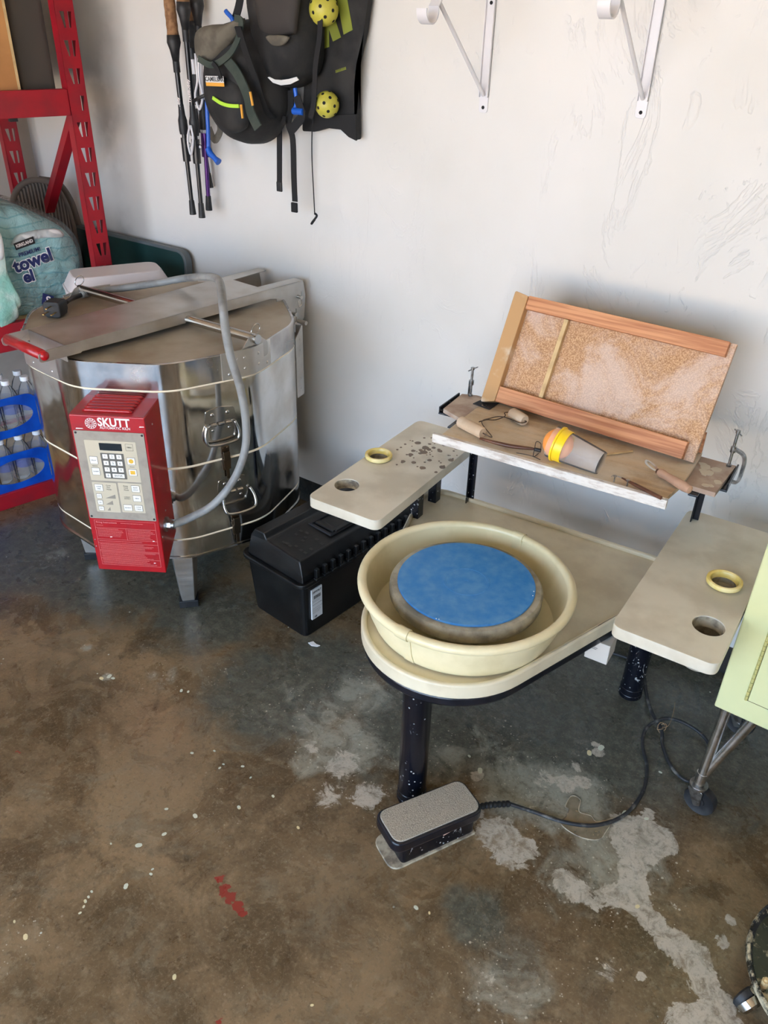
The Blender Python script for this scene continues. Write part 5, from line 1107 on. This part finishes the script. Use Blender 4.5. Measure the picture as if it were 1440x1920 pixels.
for z0, z1 in ((1.2915, 1.367), (.580, .673), (.0, .060)):
    for y in (.002, .608):
        bm = B(); bx(bm, -1.04, -.060 if y < .1 else -.09, y, y + .028, z0, z1); o = obj('beam', bm, 'rackred', rack, bevel=.002)
    bm = B(); bx(bm, -1.035, -.062, .03, .608, z1 - .022, z1 - .008); obj('shelf_deck', bm, 'darkgrey' if z1 > 1 else 'woodtan', rack)
for (za, ya, zb, yb) in ((1.285, .045, .72, .598), (.66, .045, .12, .598)):
    bm = B(); tube(bm, [(-.033, ya, za), (-.06, yb, zb)], 0, flat=(.030, .034), up=Vector((1, 0, 0))); obj('brace', bm, 'rackred', rack, bevel=.001)
bm = B(); p = sp(28, 232, .004); bx(bm, p.x - .012, p.x + .012, .006, .022, 1.282, 1.2915); obj('beam_clip', bm, 'blackrub', rack)
# cardboard box + dark bin on the upper level
def S(x, y, z): return SM @ Vector((x, y, z))
cb = thing('cardboard_box', 'brown cardboard box on the upper level of the red rack', 'box', S(-.40, .12, 1.359), SR)
bm = B(); bx(bm, -.20, .205, -.09, .07, 0.0005, .40); obj('box_body', bm, 'cardboard', cb, bevel=.002)
bm = B(); bx(bm, -.12, -.07, -.0912, -.0902, 0, .40); obj('box_tape', bm, 'woodtan', cb); bm = B(); bx(bm, .198, .2058, -.0915, -.089, 0, .40); obj('box_edge', bm, 'woodtan', cb)
gb = thing('dark_bin', 'dark grey plastic bin between the cardboard box and the post of the red rack', 'bin', S(-.127, .30, 1.359), SR)
bm = B(); prism(bm, rrect(.118, .48, .02), 0.0005, .40); obj('bin_body', bm, 'darkgrey', gb, smooth='auto'); bm = B(); holed(bm, rrect(.124, .50, .022), [rrect(.10, .46, .018)], .385, .41); obj('bin_rim', bm, 'darkgrey', gb, smooth='auto')
# paper towel pack
tw = thing('paper_towel_pack', 'clear-wrapped teal pack of paper towels on the middle shelf of the red rack', 'paper towels', SP0, SR)
def so(lst, y): return [(lambda p: (p.x, p.z))(sp(px, py, y)) for px, py in lst]
out = so([(-60, 372), (0, 384), (32, 386), (80, 405), (125, 428), (150, 452), (164, 490), (164, 540)], .06); zb = .667
out = out + [(out[-1][0] + .002, zb + .02), (out[-1][0] - .06, zb), (out[0][0], zb)]
bm = B(); pillow(bm, out, .17, .235, 8, 4.5, .012); obj('printed_wrap', bm, 'teal', tw, smooth=True)
out2 = [(x * 1.0, z) for x, z in so([(-70, 366), (0, 380), (36, 381), (88, 399), (135, 423), (160, 450), (171, 490), (173, 545)], .05)]; out2 = out2 + [(out2[-1][0], zb + .005), (out2[-1][0] - .07, zb - .001), (out2[0][0], zb)]
bm = B(); pillow(bm, out2, .185, .24, 8, 4.5, .022); obj('clear_wrap', bm, 'film', tw, smooth=True)
bm = B(); pillow(bm, so([(26, 462), (34, 443), (62, 434), (100, 430), (118, 434), (122, 446), (90, 447), (60, 452)], .05), .012, .066, 3, 3); obj('roll_end', bm, 'white', tw, smooth=True)
def quad(nm, lst, y, mat, par, t_=.0015):
    bm = B(); prism(bm, so(lst, y), 0, t_, frame((0, y, 0), (1, 0, 0), (0, 0, 1))); return obj(nm, bm, mat, par)
def so_frame(p0, p1, y): a, b = sp(*p0, y), sp(*p1, y); return frame((a + b) / 2 + Vector((0, -.002, 0)), b - a, (0, 0, 1)), (b - a).length
YT = .052
lb = quad('brand_label', [(25, 457), (62, 443), (66, 456), (30, 469)], YT, 'brandblack', tw)
G, L_ = so_frame((28, 463), (63, 450), YT); bm = B(); text(bm, 'KIRKLAND', L_ * .215, G, .0004, bold=.0006, sx=.86); obj('label_lettering', bm, 'white_print', lb)
G, L_ = so_frame((32, 480), (78, 465), YT); bm = B(); text(bm, 'PREMIUM!', L_ * .20, G, .0004, bold=.0004); 
def shadowed(s, p0, p1, k, sx=1):
    G, L_ = so_frame(p0, p1, YT); bw_ = B(); text(bw_, s, L_ * k, G, .0004, bold=.0050, sx=sx); obj('lettering_halo', bw_, 'white', tw); text(bm, s, L_ * k, G @ Matrix.Translation((0, 0, .001)), .0004, bold=.0022, sx=sx)
shadowed('towel', (30, 500), (92, 478), .50); shadowed('el', (38, 523), (68, 514), .95)
text(bm, '12', .05, so_frame((82, 574), (104, 568), YT)[0], .0003, bold=.001) if 0 else None
obj('pack_lettering', bm, 'navy', tw)
lb = quad('count_label', [(80, 549), (101, 556), (94, 576), (78, 570)], YT, 'navy', tw); G, L_ = so_frame((82, 561), (96, 565), YT); bm = B(); text(bm, 'S', .036, G, .0004, bold=.0008); obj('label_lettering', bm, 'white_print', lb)
# front toilet-roll pack at the left edge
tw2 = thing('tissue_pack', 'smaller pack of rolls in pale green film at the left edge of the middle shelf', 'tissue pack', SP0, SR)
out = so([(-50, 425), (2, 432), (12, 455), (18, 500), (34, 540), (50, 575), (44, 590)], -.03); out += [(out[-1][0] - .01, .674), (out[0][0], .674)]
bm = B(); pillow(bm, out, .055, .046, 6, 4, .008); obj('printed_wrap', bm, simple('pale_green_film', rgb(142, 196, 180), .2, c2=rgb(196, 214, 204), ns=12, bs=20, bst=.9, bd=.01), tw2, smooth=True)
bm = B(); pillow(bm, so([(-20, 428), (2, 434), (10, 455), (12, 480), (6, 492), (-20, 488)], -.03), .02, -.002, 4, 3); obj('roll', bm, 'white', tw2, smooth=True)
# bottled water: two layers in blue film carriers
bot = thing('water_bottle', 'clear water bottle', 'bottle', S(-.365, .045, .054), SR)
h = .200
bm = B(); prof = [(0, .004), (.020, 0), (.030, .004), (.0318, .012)] + [(.0318 - (.0016 if k % 2 else 0), .02 + k * .006) for k in range(8)] + [(.0318, .075), (.0305, .08), (.0305, .12), (.0318, .125), (.031, .14), (.024, .162), (.014, .178), (.0125, .188), (0, .188)]
lathe(bm, prof, 24); obj('bottle_body', bm, 'clear', bot, smooth=True)
bm = B(); lathe(bm, [(0, .186), (.0148, .186), (.0148, .200), (.0138, .2015), (0, .2015)], 20); obj('cap', bm, 'white', bot, smooth='auto')
bm = B(); lathe(bm, [(.0310, .082), (.0314, .084), (.0314, .116), (.0310, .118)], 24); obj('bottle_label', bm, 'labelfilm', bot, smooth='auto')
first = True
pos_w = ['front', 'back']
for li, z in enumerate((.0525, .2645)):
    for k in range(6):
        for r in range(2):
            lab = 'clear water bottle in the %s blue-wrapped pack on the bottom shelf of the red rack' % ('lower' if li == 0 else 'upper')
            if first: bot.location = S(-.366, .050, z); bot['label'] = lab; bot['group'] = 'bottles in the lower water pack'; first = False
            else: dup(bot, S(-.366 - .0665 * k, .050 + .0665 * r, z), SR, lab, 'bottles in the %s water pack' % ('lower' if li == 0 else 'upper'))
for li, z in enumerate((.053, .2655)):
    cr = thing('bottle_carrier', 'blue plastic film carrier with oval handle window around the %s pack of water bottles' % ('lower' if li == 0 else 'upper'), 'bottle carrier', S(0, 0, z), SR)
    zz = .150; cxn = -.455
    bm = B(); ov = [(-.470 + .098 * math.cos(a), .078 + .046 * math.sin(a)) for a in [2 * PI * i / 40 for i in range(40)]]
    gap = [(x, max(z_, .0)) for x, z_ in ov]
    outp = roundpoly([(-.765, .002), (-.332, .002), (-.332, .105), (-.37, .150), (-.765, .150)], [0, .01, .03, .05, 0], 6)
    holed(bm, outp, [ov], -.0015, 0, frame((0, .014, 0), (1, 0, 0), (0, 0, 1))); obj('front_film', bm, 'bluecarrier', cr, bevel=.0005)
    bm = B(); prism(bm, [(.014, .002), (.152, .002), (.152, .125), (.014, .105)], 0, .0015, frame((-.3320, 0, 0), (0, 1, 0), (0, 0, 1))); obj('end_film', bm, 'bluecarrier', cr)
# ribbed chair back standing behind the towels
ch = thing('woven_chair_back', 'brown ribbed round-topped chair back standing behind the towel pack in the rack', 'chair back', SP0, SR)
YC = .40
out = so([(26, 420), (22, 378), (34, 350), (60, 337), (95, 345), (118, 375), (132, 415), (138, 440)], YC); out += [(out[-1][0] + .004, .668), (out[0][0] - .004, .668)]
bm = B(); pillow(bm, out, .03, YC, 4, 6); 
o = obj('woven_panel', bm, 'wicker', ch, smooth=True)
bm = B(); tube(bm, catmull([(x, YC - .012, z) for x, z in out[:8]] + [(out[8][0], YC - .012, .672)], 6), .011, n=12); obj('rim_tube', bm, 'wickerrim', ch, smooth=True)
bm = B(); tube(bm, catmull([(x + .035, YC + .02, z - .004) for x, z in out[3:8]] + [(out[8][0] + .035, YC + .02, .672)], 6), .012, n=12); obj('rear_tube', bm, 'wickerrim', ch, smooth=True)
# dark green folding table leaning on the wall behind the rack and the kiln
gt = thing('folding_table', 'dark green folded card table with grey edge leaning on the wall behind the kiln', 'folding table', (0, 0, 0))
G = frame((-2.93, -.232, .0), (1, 0, 0), (0, .068, .862)); Lx = .693
bm = B(); prism(bm, roundpoly([(0, 0), (Lx, 0), (Lx, .865), (0, .865)], .05, 8), -.014, .010, G); obj('table_panel', bm, 'darkgreen', gt, smooth='auto', bevel=.002)
bm = B(); holed(bm, roundpoly([(-.004, -.0), (Lx + .004, -.0), (Lx + .004, .869), (-.004, .869)], .053, 8), [roundpoly([(.007, .011), (Lx - .007, .011), (Lx - .007, .858), (.007, .858)], .043, 8)], -.016, .013, G); obj('edge_trim', bm, 'greyrim', gt, smooth='auto', bevel=.002)
# translucent storage box on a cardboard box behind the kiln
tc, ta = Vector((-2.3135, -.4185, 0)), A(62.6)
cb2 = thing('packing_box', 'tall plain cardboard box hidden behind the kiln under the translucent container', 'box', tc, ta)
bm = B(); bx(bm, -.15, .15, -.075, .075, 0, .66); obj('box_body', bm, 'cardboard', cb2, bevel=.003)
tt_ = thing('storage_container', 'translucent frosted plastic container behind the kiln lid', 'container', tc + Vector((0, 0, .6605)), ta)
bm = B(); prism(bm, rrect(.325, .155, .035), 0, .125, None, rrect(.335, .165, .04)); prism(bm, rrect(.343, .173, .045), .125, .135); prism(bm, rrect(.335, .165, .045), .135, .178, None, rrect(.29, .13, .04)); obj('container_shell', bm, 'frosted', tt_, smooth='auto', bevel=.003)
bm = B(); box(bm, (.03, -.03, .06), (.18, .07, .09)); obj('pink_contents', bm, simple('pink_card', rgb(214, 120, 136), .7), tt_)

# ================================================================== LIGHT
w = bpy.data.worlds.new('sky'); scene.world = w; w.use_nodes = True; wt = w.node_tree; wt.nodes.clear()
wo = wt.nodes.new('ShaderNodeOutputWorld'); wb = wt.nodes.new('ShaderNodeBackground'); wt.links.new(wb.outputs[0], wo.inputs[0])
gtx = wt.nodes.new('ShaderNodeTexCoord'); sx = wt.nodes.new('ShaderNodeSeparateXYZ'); wt.links.new(gtx.outputs['Generated'], sx.inputs[0])
cr_ = wt.nodes.new('ShaderNodeValToRGB'); wt.links.new(sx.outputs['Z'], cr_.inputs[0])
cr_.color_ramp.elements[0].position = 0.0; cr_.color_ramp.elements[0].color = (.64, .80, 1.0, 1); cr_.color_ramp.elements[1].position = .7; cr_.color_ramp.elements[1].color = (.36, .60, 1.0, 1)
wt.links.new(cr_.outputs[0], wb.inputs[0]); wb.inputs[1].default_value = 4.0
al = bpy.data.lights.new('doorway_portal', 'AREA'); al.shape = 'RECTANGLE'; al.size = OX1 - OX0; al.size_y = OZ; al.cycles.is_portal = True
ao = bpy.data.objects.new('doorway_portal', al); COL.objects.link(ao); ao.location = ((OX0 + OX1) / 2, FY - .05, OZ / 2); ao.rotation_euler = (A(90), 0, 0)
sl_ = bpy.data.lights.new('sun', 'SUN'); sl_.energy = 26.0; sl_.angle = A(.6); sl_.color = (1.0, .82, .62)
so_ = bpy.data.objects.new('sun', sl_); COL.objects.link(so_); so_.location = (0, 3, 6); so_.rotation_euler = (A(-28), A(20), 0)
scene.view_settings.view_transform = 'Standard'; scene.view_settings.look = 'None'; scene.view_settings.gamma = 1.0; scene.view_settings.use_curve_mapping = False
scene.view_settings.exposure = 1.13
scene.cycles.use_denoising = True
scene.cycles.max_bounces = 8; scene.cycles.diffuse_bounces = 5; scene.cycles.glossy_bounces = 4; scene.cycles.transparent_max_bounces = 12; scene.cycles.sample_clamp_indirect = 6
